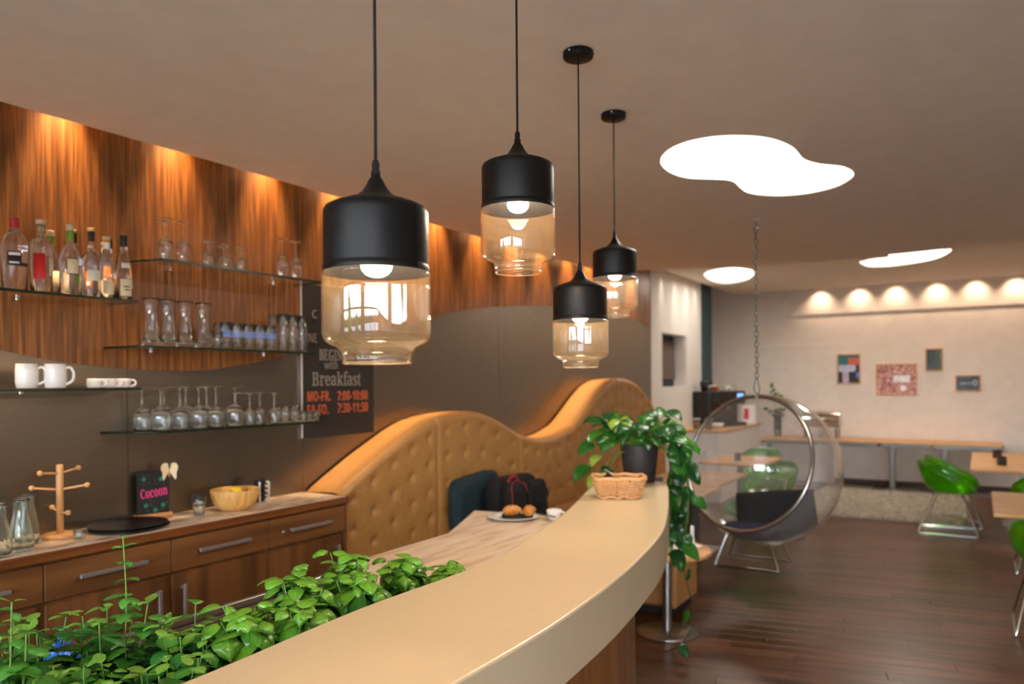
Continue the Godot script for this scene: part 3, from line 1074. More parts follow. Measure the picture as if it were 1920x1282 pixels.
# ---------------------------------------------------------------- sideboard
func build_sideboard():
	var xf := -3.385
	var top = thing("worktop", "marbled stone sideboard top with wooden front edge", "worktop", Vector3.ZERO)
	part("stone", box(Vector3(WALL - 0.003, 0.977, -3.436), Vector3(xf - 0.012, 1.012, 0.9), 0.002), M.sideboard_stone, top)
	part("wooden_edge", box(Vector3(xf - 0.012, 0.967, -3.44), Vector3(xf + 0.004, 1.011, 0.9), 0.006), M.cabinet_edge, top)
	part("end_edge", box(Vector3(WALL, 0.967, -3.452), Vector3(xf + 0.004, 1.011, -3.436), 0.006), M.cabinet_edge, top)
	var zs := [0.2, -0.4, -1.04, -1.637, -2.232, -2.833, -3.425]
	var lab := ["", "", "leftmost sideboard cabinet in view, drawer and door cut by the frame", "sideboard cabinet behind the tall mint, wide drawer with grey bar handle", "middle sideboard cabinet with drawer and door under the round trays", "end sideboard cabinet beside the bench, drawer with lock and bar handle"]
	for k in range(2, zs.size() - 1):
		var z0: float = zs[k]
		var z1: float = zs[k + 1]
		var c = thing("sideboard_cabinet", lab[k], "cabinet", Vector3(0, 0, 0), 0.0, "cabinets of the sideboard")
		part("body", box(Vector3(WALL + 0.002, 0.08, z1), Vector3(xf - 0.035, 0.967, z0)), M.cabinet_upright, c)
		part("plinth", box(Vector3(WALL + 0.002, 0.0, z1), Vector3(xf - 0.07, 0.08, z0)), M.panel_back, c)
		var dr = part("drawer", box(Vector3(xf - 0.033, 0.795, z1 + 0.003), Vector3(xf - 0.012, 0.955, z0 - 0.003), 0.0015), M.cabinet, c)
		var mid := (z0 + z1) / 2
		var hl := 0.15
		part("handle", bar_handle(Vector3(xf - 0.012, 0.878, mid + hl), Vector3(xf - 0.012, 0.878, mid - hl)), M.handle_metal, dr)
		if k == zs.size() - 2:
			part("lock", lathe([Vector2(0, 0), Vector2(0.009, 0), Vector2(0.009, 0.004), Vector2(0.006, 0.006), Vector2(0, 0.006)], 16), M.handle_metal, dr, Vector3(xf - 0.013, 0.872, z0 - 0.1), Vector3(0, 0, -PI / 2))
		var zl := z0 - 0.012
		var zr := z1 + 0.022
		var dd = part("door", box(Vector3(xf - 0.034, 0.1, zr), Vector3(xf - 0.022, 0.775, zl), 0.0015), M.cabinet_upright, c)
		var hz := (zr + 0.05) if k % 2 else (zl - 0.05)
		if k == zs.size() - 2:
			hz = zr + 0.05
		part("handle", bar_handle(Vector3(xf - 0.022, 0.715, hz), Vector3(xf - 0.022, 0.5, hz)), M.handle_metal, dd)
	part("end_panel", box(Vector3(WALL + 0.002, 0.0, -3.44), Vector3(xf - 0.012, 0.967, -3.4255)), M.cabinet_upright, top)

func bar_handle(a: Vector3, b: Vector3) -> ArrayMesh:
	var st := mb()
	var d := (b - a).normalized()
	var o := Vector3(0.028, 0, 0)
	var lo := a + o
	var hi := b + o
	var w := Vector3(0.007, 0.009, 0.009)
	box_to(st, Vector3(minf(lo.x, hi.x), minf(lo.y, hi.y), minf(lo.z, hi.z)) - w, Vector3(maxf(lo.x, hi.x), maxf(lo.y, hi.y), maxf(lo.z, hi.z)) + w, 0.002)
	for p in [a + d * 0.008, b - d * 0.008]:
		box_to(st, p - Vector3(0.001, 0.006, 0.006), p + Vector3(0.024, 0.006, 0.006), 0.001)
	return done(st)

# ---------------------------------------------------------------- shelves and glassware
func shelf(y: float, z0: float, z1: float, cut: float, label: String):
	# a glass board on the wall; the near front corner may be cut at a slant
	var t = thing("glass_shelf", label, "shelf", Vector3(0, y, 0))
	var poly := PackedVector2Array([Vector2(WALL, z0), Vector2(-3.51, z0 - cut), Vector2(-3.51, z1), Vector2(WALL, z1)])
	part("board", prism(poly, -0.0125, -0.001), M.shelf_glass, t)
	part("front_edge", box(Vector3(-3.511, -0.013, z1), Vector3(-3.506, -0.0005, z0 - cut)), M.shelf_edge, t)
	var st := mb()
	var a := Vector3(WALL, -0.0068, z0)
	var b := Vector3(-3.509, -0.0068, z0 - cut)
	tube_to(st, [a, b], 0.0062, 4)
	part("side_edge", done(st), M.shelf_edge, t)
	part("side_edge", box(Vector3(WALL, -0.013, z1 - 0.002), Vector3(-3.509, -0.0005, z1 + 0.002)), M.shelf_edge, t)
	for f in [0.18, 0.82]:
		var z := lerpf(z0 - cut, z1, f)
		part("bracket", box(Vector3(WALL, -0.026, z - 0.01), Vector3(WALL + 0.05, -0.0127, z + 0.01), 0.003), M.chrome, t)

func bottle(label: String, at: Vector3, prof: Array, glass_mat, parts: Array, seg := 24, turn := 0.0):
	var t = thing("bottle", label, "bottle", at, turn, "bottles on the upper left shelf")
	part("glass_body", lathe(prof, seg), glass_mat, t)
	for p in parts:
		part(p[0], p[1], p[2], t)
	return t

func label_wrap(r: float, y0: float, y1: float, a0: float, a1: float, n := 10) -> ArrayMesh:
	# a paper label bent round a bottle, with thickness
	var st := mb()
	st.set_smooth_group(0)
	var e := 0.0007
	for i in n:
		var t0 := lerpf(a0, a1, float(i) / n)
		var t1 := lerpf(a0, a1, float(i + 1) / n)
		var p := func(rr: float, a: float, y: float) -> Vector3: return Vector3(rr * cos(a), y, -rr * sin(a))
		quad(st, p.call(r + e, t0, y0), p.call(r + e, t1, y0), p.call(r + e, t1, y1), p.call(r + e, t0, y1))
		quad(st, p.call(r, t1, y0), p.call(r, t0, y0), p.call(r, t0, y1), p.call(r, t1, y1))
		quad(st, p.call(r, t0, y1), p.call(r + e, t0, y1), p.call(r + e, t1, y1), p.call(r, t1, y1))
	return done(st)

func cyl(r: float, y0: float, y1: float, seg := 20) -> ArrayMesh:
	return lathe(disc_profile(r, y0, y1, minf(0.0015, r * 0.2)), seg)

func build_shelves():
	shelf(2.14, 0.3, -2.136, 0.0, "upper left glass shelf on the wood wall carrying the spirit bottles")
	shelf(1.71, 0.3, -2.151, 0.0, "lower left glass shelf carrying white cups on the steel wall")
	shelf(2.366, -2.19, -3.36, 0.075, "top right glass shelf with upturned stemmed glasses")
	shelf(1.92, -2.12, -3.29, 0.02, "middle right glass shelf with flared glasses and tumblers")
	shelf(1.488, -2.1, -3.33, 0.19, "lowest right glass shelf with upturned wine glasses")
	bottles()
	stemware()
	tumblers()
	cups()

func bottles():
	var g = M.bottle_glass
	var y := 2.14
	# faces towards the room: the label's middle looks along +x, a little to the camera
	var f := 0.45
	bottle("rounded clear bottle with red cap and black label, leftmost on the shelf", Vector3(-3.59, y, -1.62), [Vector2(0, 0.002), Vector2(0.046, 0.002), Vector2(0.05, 0.008), Vector2(0.051, 0.2), Vector2(0.048, 0.222), Vector2(0.038, 0.243), Vector2(0.024, 0.257), Vector2(0.016, 0.266), Vector2(0.0145, 0.28), Vector2(0.0145, 0.3), Vector2(0, 0.3)], g, [["cap", cyl(0.0185, 0.276, 0.32), M.cap_red], ["label", label_wrap(0.0513, 0.105, 0.168, -0.95, 0.1), M.label_black], ["label_text", label_wrap(0.0525, 0.15, 0.163, -0.85, 0.0), M.label_white], ["label_text", label_wrap(0.0525, 0.115, 0.122, -0.8, -0.1), M.label_white], ["label_band", label_wrap(0.0513, 0.105, 0.12, 0.1, 0.8), M.label_black]])
	bottle("tall square-shouldered clear bottle with red label panel", Vector3(-3.6, y, -1.735), [Vector2(0, 0.002), Vector2(0.042, 0.002), Vector2(0.046, 0.006), Vector2(0.046, 0.228), Vector2(0.043, 0.238), Vector2(0.026, 0.246), Vector2(0.0165, 0.254), Vector2(0.0165, 0.315), Vector2(0, 0.315)], g, [["cap", cyl(0.021, 0.312, 0.332), M.cap_cork], ["label", label_wrap(0.0464, 0.06, 0.176, -1.15, -0.1), M.label_red], ["etching", label_wrap(0.0464, 0.08, 0.16, 0.25, 0.9), M.label_white]], 8)
	bottle("clear bottle with green neck and oval picture label, front row", Vector3(-3.575, y, -1.85), [Vector2(0, 0.002), Vector2(0.042, 0.002), Vector2(0.0455, 0.008), Vector2(0.046, 0.165), Vector2(0.043, 0.19), Vector2(0.033, 0.215), Vector2(0.02, 0.236), Vector2(0.0155, 0.25), Vector2(0.0155, 0.31), Vector2(0, 0.31)], g, [["neck_label", cyl(0.0162, 0.252, 0.298), M.label_green], ["cork", cyl(0.017, 0.299, 0.33), M.cap_cork], ["label", label_wrap(0.0463, 0.098, 0.165, -0.75, 0.25), M.label_cream], ["label_rim", label_wrap(0.0461, 0.094, 0.169, -0.82, 0.32), M.label_black], ["leaf_label", label_wrap(0.0463, 0.045, 0.094, 0.0, 0.35), M.label_green]])
	bottle("clear bottle with green neck behind the front row, between taller necks", Vector3(-3.71, y, -1.83), [Vector2(0, 0.002), Vector2(0.04, 0.002), Vector2(0.044, 0.17), Vector2(0.036, 0.2), Vector2(0.02, 0.228), Vector2(0.0155, 0.245), Vector2(0.0155, 0.29), Vector2(0, 0.29)], g, [["neck_label", cyl(0.0162, 0.24, 0.285), M.label_green], ["cork", cyl(0.017, 0.286, 0.312), M.cap_cork], ["label", label_wrap(0.0443, 0.05, 0.12, -0.7, 0.5), M.label_cream]])
	bottle("slim clear bottle with black neck seal and gold top, back row", Vector3(-3.71, y, -1.935), [Vector2(0, 0.002), Vector2(0.036, 0.002), Vector2(0.037, 0.19), Vector2(0.03, 0.22), Vector2(0.015, 0.25), Vector2(0.0135, 0.3), Vector2(0, 0.3)], g, [["neck_seal", cyl(0.0148, 0.268, 0.318), M.label_black], ["cap", cyl(0.0165, 0.3185, 0.334), M.cap_gold], ["label", label_wrap(0.0373, 0.06, 0.13, -0.7, 0.5), M.label_cream]])
	bottle("tallest slim clear bottle with black neck seal and gold top", Vector3(-3.7, y, -2.015), [Vector2(0, 0.002), Vector2(0.036, 0.002), Vector2(0.037, 0.2), Vector2(0.03, 0.232), Vector2(0.015, 0.265), Vector2(0.0135, 0.32), Vector2(0, 0.32)], g, [["neck_seal", cyl(0.0148, 0.288, 0.338), M.label_black], ["cap", cyl(0.0165, 0.3385, 0.356), M.cap_gold], ["label", label_wrap(0.0373, 0.06, 0.13, -0.7, 0.5), M.label_orange]])
	bottle("short clear flask with grey label, front row", Vector3(-3.565, y, -1.938), [Vector2(0, 0.002), Vector2(0.04, 0.002), Vector2(0.042, 0.01), Vector2(0.042, 0.165), Vector2(0.036, 0.19), Vector2(0.02, 0.208), Vector2(0.0155, 0.222), Vector2(0.018, 0.23), Vector2(0, 0.23)], g, [["label", label_wrap(0.0423, 0.075, 0.125, -0.8, 0.5), M.label_white], ["stopper", cyl(0.012, 0.231, 0.245), M.cap_cork]])
	bottle("sloping clear bottle with white neck and orange collar", Vector3(-3.58, y, -2.022), [Vector2(0, 0.002), Vector2(0.039, 0.002), Vector2(0.04, 0.11), Vector2(0.036, 0.15), Vector2(0.024, 0.2), Vector2(0.0165, 0.235), Vector2(0.0155, 0.28), Vector2(0, 0.28)], g, [["neck_label", cyl(0.0172, 0.24, 0.272), M.label_white], ["collar", cyl(0.0174, 0.2725, 0.285), M.label_orange], ["cap", cyl(0.0185, 0.2855, 0.3), M.cap_cork], ["label", label_wrap(0.0403, 0.02, 0.085, -0.9, 0.3), M.label_cream]])
	bottle("sloping clear bottle with orange collar in the back row", Vector3(-3.71, y, -2.089), [Vector2(0, 0.002), Vector2(0.033, 0.002), Vector2(0.034, 0.12), Vector2(0.024, 0.2), Vector2(0.0155, 0.24), Vector2(0.015, 0.28), Vector2(0, 0.28)], g, [["neck_label", cyl(0.0165, 0.235, 0.268), M.label_white], ["collar", cyl(0.0168, 0.2685, 0.282), M.label_orange], ["cap", cyl(0.018, 0.2825, 0.296), M.cap_cork], ["label", label_wrap(0.0343, 0.1, 0.15, -0.6, 0.6), M.label_orange]])
	var wine := [Vector2(0, 0.002), Vector2(0.036, 0.002), Vector2(0.037, 0.105), Vector2(0.034, 0.14), Vector2(0.026, 0.19), Vector2(0.0175, 0.235), Vector2(0.0145, 0.265), Vector2(0.0145, 0.3), Vector2(0, 0.3)]
	bottle("slender clear wine bottle with black capsule at the shelf's right end", Vector3(-3.562, y, -2.099), wine, M.spirit, [["capsule", cyl(0.0158, 0.262, 0.316), M.label_black], ["label", label_wrap(0.0373, 0.018, 0.1, -1.0, 0.45), M.label_cream], ["neck_label", label_wrap(0.0305, 0.155, 0.18, -0.9, 0.4), M.label_white], ["label_text", label_wrap(0.0384, 0.06, 0.066, -0.6, 0.1), M.label_black], ["label_text", label_wrap(0.0384, 0.045, 0.05, -0.5, 0.15), M.label_black]])
	bottle("slender wine bottle with black capsule behind the one at the right end", Vector3(-3.645, y, -2.072), [Vector2(0, 0.002), Vector2(0.025, 0.002), Vector2(0.026, 0.105), Vector2(0.024, 0.16), Vector2(0.016, 0.235), Vector2(0.0135, 0.265), Vector2(0.0135, 0.3), Vector2(0, 0.3)], M.spirit, [["capsule", cyl(0.0148, 0.258, 0.304), M.label_black], ["label", label_wrap(0.0263, 0.03, 0.1, -1.0, 0.45), M.label_cream]])

func glass_thing(called, label, prof, at, group, seg := 20, material = null, bits = []):
	var t = thing(called, label, "glass", at, 0.0, group)
	part("glass_body", prof if prof is Mesh else lathe(prof, seg), material if material else M.clear_glass, t)
	for b in bits:
		part(b[0], b[1], b[2], t)
	return t

func upturned(h: float, rb: float, rf: float, bowl: float, narrow: float) -> ArrayMesh:
	# a stemmed glass standing on its rim: rim below, foot above; two skins for the bowl
	var out := []
	var n := 9
	for i in n + 1:
		var t := float(i) / n
		var w := rb * (narrow + (1 - narrow) * sin(PI * (0.18 + 0.62 * t)) / 1.0) if i < n else 0.006
		if t > 0.55:
			w *= sqrt(maxf(0.02, 1.0 - pow((t - 0.55) / 0.45, 2.2)))
		out.append(Vector2(maxf(w, 0.004), t * bowl))
	var inner := []
	for i in range(n - 1, -1, -1):
		inner.append(Vector2(maxf(out[i].x - 0.0015, 0.001), out[i].y - 0.0005 * i))
	inner[0] = Vector2(0.0, inner[0].y)
	var p := inner.duplicate()
	p.append_array(out)
	p.append(Vector2(0.0038, bowl + 0.012))
	p.append(Vector2(0.0036, h - 0.02))
	p.append(Vector2(0.006, h - 0.008))
	p.append(Vector2(rf * 0.6, h - 0.003))
	p.append(Vector2(rf, h - 0.001))
	p.append(Vector2(rf, h))
	p.append(Vector2(0, h))
	return lathe(p, 22)

func stemware():
	var y := 2.366
	var gp := "upturned glasses on the top right shelf"
	var big := upturned(0.225, 0.041, 0.038, 0.13, 0.75)
	var sm := upturned(0.15, 0.034, 0.03, 0.095, 0.72)
	var tall := upturned(0.24, 0.037, 0.036, 0.14, 0.8)
	var k := 0
	for p in [[-3.6, -2.345, "left front of the three tall upturned goblets at the shelf's left end"], [-3.69, -2.4, "rear one of the three tall upturned goblets at the shelf's left end"], [-3.6, -2.45, "right one of the three tall upturned goblets at the shelf's left end"]]:
		glass_thing("goblet", p[2], big, Vector3(p[0], y, p[1]), gp)
	for p in [[-3.63, -2.62, "single small upturned cordial glass left of its cluster"], [-3.71, -2.69, "rear left cordial glass of the small upturned cluster"], [-3.62, -2.735, "front middle cordial glass of the small upturned cluster"], [-3.7, -2.775, "rear right cordial glass of the small upturned cluster"], [-3.615, -2.835, "front right cordial glass of the small upturned cluster"], [-3.69, -2.885, "last cordial glass at the right of the small upturned cluster"]]:
		glass_thing("cordial_glass", p[2], sm, Vector3(p[0], y, p[1]), gp)
	for p in [[-3.6, -3.115, "left of the two tall upturned flutes near the shelf's right end"], [-3.6, -3.225, "right of the two tall upturned flutes near the shelf's right end"]]:
		glass_thing("champagne_flute", p[2], tall, Vector3(p[0], y, p[1]), gp)
	# lowest shelf
	y = 1.488
	gp = "upturned wine glasses on the lowest right shelf"
	var wine := upturned(0.225, 0.046, 0.036, 0.115, 0.8)
	var ball := upturned(0.22, 0.052, 0.036, 0.125, 0.78)
	var slim := upturned(0.185, 0.032, 0.032, 0.095, 0.8)
	var a := [[-3.585, -2.3, ball, "front left upturned balloon wine glass at the shelf's slanted end"], [-3.7, -2.27, wine, "rear leftmost upturned wine glass by the steel wall"], [-3.6, -2.42, wine, "second front upturned wine glass from the shelf's slanted end"], [-3.71, -2.4, ball, "second rear upturned balloon glass by the steel wall"], [-3.59, -2.525, ball, "third front upturned balloon glass from the shelf's slanted end"], [-3.71, -2.53, ball, "third rear upturned balloon glass by the steel wall"], [-3.6, -2.64, wine, "fourth front upturned wine glass from the shelf's slanted end"], [-3.71, -2.66, wine, "rear upturned wine glass right of the balloon glasses"], [-3.58, -2.75, ball, "wide upturned balloon glass, rightmost of the large ones"]]
	for p in a:
		glass_thing("wine_glass", p[3], p[2], Vector3(p[0], y, p[1]), gp)
	for p in [[-3.69, -2.84, "left rear of the four slim upturned sherry glasses"], [-3.61, -2.875, "left front of the four slim upturned sherry glasses"], [-3.62, -2.955, "third of the four slim upturned sherry glasses"], [-3.6, -3.045, "rightmost of the four slim upturned sherry glasses"]]:
		glass_thing("sherry_glass", p[2], slim, Vector3(p[0], y, p[1]), gp)

func beaker(h: float, r0: float, r1: float, wall := 0.002) -> Array:
	return [Vector2(0, 0.001), Vector2(r0 - 0.002, 0.001), Vector2(r0, 0.004), Vector2(lerpf(r0, r1, 0.5), h * 0.5), Vector2(r1, h), Vector2(r1 - wall * 0.5, h + 0.0006), Vector2(r1 - wall, h), Vector2(lerpf(r0, r1, 0.5) - wall, h * 0.5), Vector2(r0 - wall, 0.012), Vector2(0, 0.011)]

func tumblers():
	var y := 1.92
	var gp := "flared glasses on the middle right shelf"
	var fl := lathe([Vector2(0, 0.001), Vector2(0.038, 0.001), Vector2(0.042, 0.006), Vector2(0.041, 0.03), Vector2(0.034, 0.1), Vector2(0.03, 0.16), Vector2(0.031, 0.2), Vector2(0.037, 0.232), Vector2(0.042, 0.246), Vector2(0.0405, 0.2465), Vector2(0.0355, 0.232), Vector2(0.0295, 0.2), Vector2(0.0285, 0.16), Vector2(0.032, 0.1), Vector2(0.038, 0.03), Vector2(0.0, 0.022)], 28)
	var lab := ["leftmost tall flared latte glass on the middle shelf", "second tall flared latte glass on the middle shelf", "third tall flared latte glass on the middle shelf", "rightmost tall flared latte glass beside the blue tumblers"]
	var zz := [-2.262, -2.356, -2.455, -2.565]
	for i in 4:
		glass_thing("latte_glass", lab[i], fl, Vector3(-3.6, y, zz[i]), gp)
	gp = "tumblers with blue print on the middle right shelf"
	var tb := lathe(beaker(0.15, 0.029, 0.032), 24)
	var pr := label_wrap(0.0325, 0.07, 0.105, -1.0, 0.9)
	for i in 5:
		for r in 2:
			var ord: String = ["first", "second", "third", "fourth", "fifth"][i]
			glass_thing("tumbler", "%s tumbler from the left in the %s row, %s" % [ord, ["front", "rear"][r], "blue print band on its side"], tb, Vector3(-3.59 - 0.085 * r, y, -2.7 - 0.078 * i - 0.02 * r), gp, 20, null, [["printed_band", pr, M.label_blue]])
	gp = "small glasses on the middle right shelf"
	var sml := lathe(beaker(0.095, 0.024, 0.028), 22)
	for p in [[-3.58, -2.64, "small clear glass between the latte glasses and the blue tumblers, front"], [-3.66, -2.645, "small clear glass between the latte glasses and the blue tumblers, rear"]]:
		glass_thing("small_glass", p[2], sml, Vector3(p[0], y, p[1]), gp)
	gp = "highball glasses on the middle right shelf"
	var hb := lathe(beaker(0.225, 0.03, 0.033), 24)
	for i in 3:
		for r in 2:
			glass_thing("highball_glass", "%s tall straight highball glass in the %s row at the shelf's right end" % [["left", "middle", "right"][i], ["front", "rear"][r]], hb, Vector3(-3.585 - 0.09 * r, y, -3.105 - 0.075 * i), gp)
	y = 1.488
	gp = "small tumblers on the lowest right shelf"
	var lo := lathe(beaker(0.1, 0.027, 0.03), 22)
	for p in [[-3.59, -3.12, "left low tumbler right of the sherry glasses"], [-3.66, -3.145, "rear low tumbler right of the sherry glasses"], [-3.59, -3.19, "right low tumbler beside the shot glasses"]]:
		glass_thing("low_tumbler", p[2], lo, Vector3(p[0], y, p[1]), gp)
	gp = "shot glasses on the lowest right shelf"
	var sg := lathe(beaker(0.062, 0.018, 0.023, 0.003), 20)
	for i in 3:
		for r in 2:
			if i == 2 and r == 1:
				continue
			glass_thing("shot_glass", "%s shot glass of the %s row at the lowest shelf's right end" % [["left", "middle", "right"][i], ["front", "rear"][r]], sg, Vector3(-3.57 - 0.055 * r, y, -3.245 - 0.052 * i - (0.02 if i == 2 and r == 0 else 0.0) * 0.0), gp, 18, M.thick_glass)

func mug(label, at, h, r, turn, group, called := "mug"):
	var t = thing(called, label, "cup", at, turn, group)
	part("body", lathe([Vector2(0, 0.002), Vector2(r * 0.8, 0.002), Vector2(r * 0.9, 0.004), Vector2(r, h * 0.25), Vector2(r * 1.0, h * 0.7), Vector2(r * 0.94, h), Vector2(r * 0.88, h), Vector2(r * 0.93, h * 0.7), Vector2(r * 0.9, h * 0.2), Vector2(0, h * 0.1)], 32), M.white_china, t)
	var pts := smooth_path([Vector3(r * 0.93, h * 0.82, 0), Vector3(r * 1.35, h * 0.85, 0), Vector3(r * 1.66, h * 0.62, 0), Vector3(r * 1.55, h * 0.32, 0), Vector3(r * 0.95, h * 0.16, 0)], 5)
	part("handle", tube(pts, minf(0.006, r * 0.14), 8), M.white_china, t)
	return t

func cups():
	var y := 1.71
	mug("large white mug at the left of the pair on the lower left shelf", Vector3(-3.63, y, -1.685), 0.112, 0.046, 0.9, "white mugs on the lower left shelf")
	mug("large white mug at the right of the pair, handle to the right", Vector3(-3.585, y, -1.785), 0.112, 0.046, 0.75, "white mugs on the lower left shelf")
	mug("white mug at the left edge of the picture on the lower left shelf", Vector3(-3.62, y, -1.44), 0.06, 0.04, 0.75, "white mugs on the lower left shelf")
	for i in 3:
		mug(["left of three low white espresso cups on the shelf", "middle of three low white espresso cups on the shelf", "right of three low white espresso cups, handle showing"][i], Vector3(-3.61, y, -1.975 - 0.072 * i), 0.045, 0.034, 0.8, "low espresso cups on the lower left shelf", "espresso_cup")

# ---------------------------------------------------------------- on the wall and the sideboard
func chalk_line(s: String, size: float, font: String, m, parent, y: float, z: float, sx := 1.0, tilt := 0.0, bold := 400, italic := false):
	# lettering on a board that hangs on the left wall: local x runs to the viewer's right (-z)
	var o = part("lettering", text_mesh(s, size, font, 0.0016, bold, italic), m, parent, Vector3(0.0138, y, z), Vector3(0, PI / 2, tilt), Vector3(sx, 1, 1))
	return o

func build_sideboard_things():
	var y := 1.0125
	# the big menu board on the wall
	var b = thing("chalkboard_sign", "tall black chalkboard with breakfast times in orange letters on the wall", "sign", Vector3(WALL, 1.364, -3.76))
	part("board", box(Vector3(0, 0, -0.34), Vector3(0.012, 1.02, 0.34), 0.002), M.chalkboard, b)
	part("side_trim", box(Vector3(-0.001, 0, 0.34), Vector3(0.016, 1.02, 0.348), 0.002), M.handle_metal, b)
	chalk_line("C", 0.075, "Droid Sans", M.chalk_grey, b, 0.823, 0.255)
	chalk_line("NE", 0.082, "Droid Sans", M.chalk_grey, b, 0.663, 0.29, 0.8)
	chalk_line("BEGIN", 0.105, "Droid Serif", M.chalk_grey, b, 0.553, 0.195, 0.62, 0.0, 700)
	chalk_line("with", 0.075, "Droid Serif", M.chalk_grey, b, 0.483, 0.15, 0.8, 0.05, 400, true)
	chalk_line("Breakfast", 0.125, "Droid Serif", M.chalk_grey, b, 0.388, 0.26, 0.82, 0.0, 400, true)
	chalk_line("MO-FR.", 0.092, "Droid Sans", M.chalk_orange, b, 0.273, 0.305, 0.68, 0.0, 700)
	chalk_line("7:00-10:00", 0.092, "Droid Sans", M.chalk_orange, b, 0.273, 0.03, 0.7, 0.0, 700)
	chalk_line("SA-SO.", 0.092, "Droid Sans", M.chalk_orange, b, 0.183, 0.305, 0.7, 0.0, 700)
	chalk_line("7:30-11:30", 0.092, "Droid Sans", M.chalk_orange, b, 0.188, 0.03, 0.7, 0.0, 700)
	# carafes
	var cp := lathe([Vector2(0, 0.001), Vector2(0.043, 0.001), Vector2(0.049, 0.008), Vector2(0.051, 0.035), Vector2(0.048, 0.08), Vector2(0.038, 0.13), Vector2(0.03, 0.165), Vector2(0.0285, 0.19), Vector2(0.032, 0.212), Vector2(0.036, 0.222), Vector2(0.0345, 0.2225), Vector2(0.03, 0.212), Vector2(0.0265, 0.19), Vector2(0.028, 0.165), Vector2(0.036, 0.13), Vector2(0.046, 0.08), Vector2(0.049, 0.035), Vector2(0.046, 0.014), Vector2(0, 0.012)], 32)
	for p in [[-3.51, -1.6, "front glass carafe at the left end of the sideboard"], [-3.46, -1.49, "glass carafe cut by the left edge of the picture"], [-3.64, -1.685, "rear glass carafe next to the wooden mug tree"]]:
		var t = thing("carafe", p[2], "carafe", Vector3(p[0], y, p[1]), 0.0, "glass carafes on the sideboard")
		part("glass_body", cp, M.thick_glass, t)
	# mug tree
	var m = thing("mug_tree", "wooden mug tree with six pegs on the sideboard", "mug tree", Vector3(-3.655, y, -1.835))
	part("base", lathe([Vector2(0, 0), Vector2(0.075, 0), Vector2(0.078, 0.004), Vector2(0.078, 0.014), Vector2(0.074, 0.019), Vector2(0, 0.019)], 36), M.beech_upright, m)
	part("post", lathe([Vector2(0, 0.018), Vector2(0.0155, 0.018), Vector2(0.0155, 0.335), Vector2(0.013, 0.34), Vector2(0, 0.34)], 20), M.beech_upright, m)
	for p in [[0.3, -0.35], [0.225, 0.55], [0.115, 1.75]]:
		for s in [-1.0, 1.0]:
			var d := Vector3(sin(p[1]) * s, 0, -cos(p[1]) * s)
			var h: float = p[0]
			var peg = part("peg", tube([Vector3(0, h, 0) + d * 0.012, Vector3(0, h + 0.012, 0) + d * 0.105], 0.005, 10), M.beech_upright, m)
			part("knob", lathe([Vector2(0, -0.012), Vector2(0.008, -0.01), Vector2(0.0125, -0.002), Vector2(0.0115, 0.006), Vector2(0.006, 0.011), Vector2(0, 0.012)], 14), M.beech_upright, peg, Vector3(0, h + 0.013, 0) + d * 0.112)
	# votive, trays
	var v = thing("votive_glass", "small cut-glass cup with a white candle beside the mug tree", "candle holder", Vector3(-3.535, y, -1.862))
	part("glass_cup", lathe(beaker(0.04, 0.022, 0.028, 0.004), 12), M.thick_glass, v)
	part("candle", cyl(0.02, 0.0115, 0.03), M.paper, v)
	var tr := lathe([Vector2(0, 0.001), Vector2(0.15, 0.001), Vector2(0.165, 0.003), Vector2(0.18, 0.013), Vector2(0.183, 0.0135), Vector2(0.184, 0.012), Vector2(0.184, 0.0145), Vector2(0.179, 0.0155), Vector2(0.163, 0.006), Vector2(0.15, 0.004), Vector2(0, 0.004)], 56)
	single("serving_tray", tr, M.tray_black, "lower of two black round serving trays on the sideboard", "tray", Vector3(-3.583, y, -2.13), Vector3.ZERO, "round serving trays")
	single("serving_tray", tr, M.tray_black, "upper of two black round serving trays on the sideboard", "tray", Vector3(-3.585, y + 0.0125, -2.12), Vector3.ZERO, "round serving trays")
	# little chalk card
	var c = thing("chalk_card", "small black card with pink word and green flowers in a wooden holder", "sign", Vector3(-3.735, y, -2.35), PI / 2 - 0.2)
	c.scale = Vector3(1.1, 1.12, 1.1)
	part("holder", box(Vector3(-0.085, 0, -0.022), Vector3(0.085, 0.024, 0.022), 0.002), M.light_wood, c)
	part("card", box(Vector3(-0.075, 0.014, -0.006), Vector3(0.075, 0.222, 0.006), 0.001), M.chalkboard, c)
	part("lettering", text_mesh("Cocoon", 0.062, "Droid Serif", 0.001, 700, true), M.chalk_pink, c, Vector3(-0.062, 0.118, 0.0066), Vector3(0, 0, 0.1), Vector3(0.56, 1, 1))
	var fl := flower_mesh()
	for p in [[-0.045, 0.19], [0.035, 0.185], [-0.035, 0.065], [0.045, 0.06], [0.008, 0.04]]:
		part("drawn_flower", fl, M.chalk_green, c, Vector3(p[0], p[1], 0.0066))
	var dots := mb()
	var r2 := RandomNumberGenerator.new()
	r2.seed = 5
	for i in 34:
		var q := Vector3(r2.randf_range(-0.066, 0.066), r2.randf_range(0.03, 0.212), 0.0062)
		if absf(q.y - 0.13) < 0.03:
			continue
		box_to(dots, q - Vector3(0.0016, 0.0016, 0), q + Vector3(0.0016, 0.0016, 0.0006))
	part("drawn_dots", done(dots), M.chalk_grey, c).set_meta("kind", "stuff")
	var bf = thing("butterfly_clip", "pale wooden butterfly clipped to the corner of the small black card", "clip", Vector3(-3.715, y + 0.245, -2.43), PI / 2 - 0.4)
	part("wing", grid(8, 8, wing_fn(-1.0)), M.label_cream, bf)
	part("wing", grid(8, 8, wing_fn(1.0)), M.label_cream, bf)
	part("body", tube([Vector3(0, -0.03, 0.004), Vector3(0, 0.012, 0.004)], 0.004, 8), M.light_wood, bf)
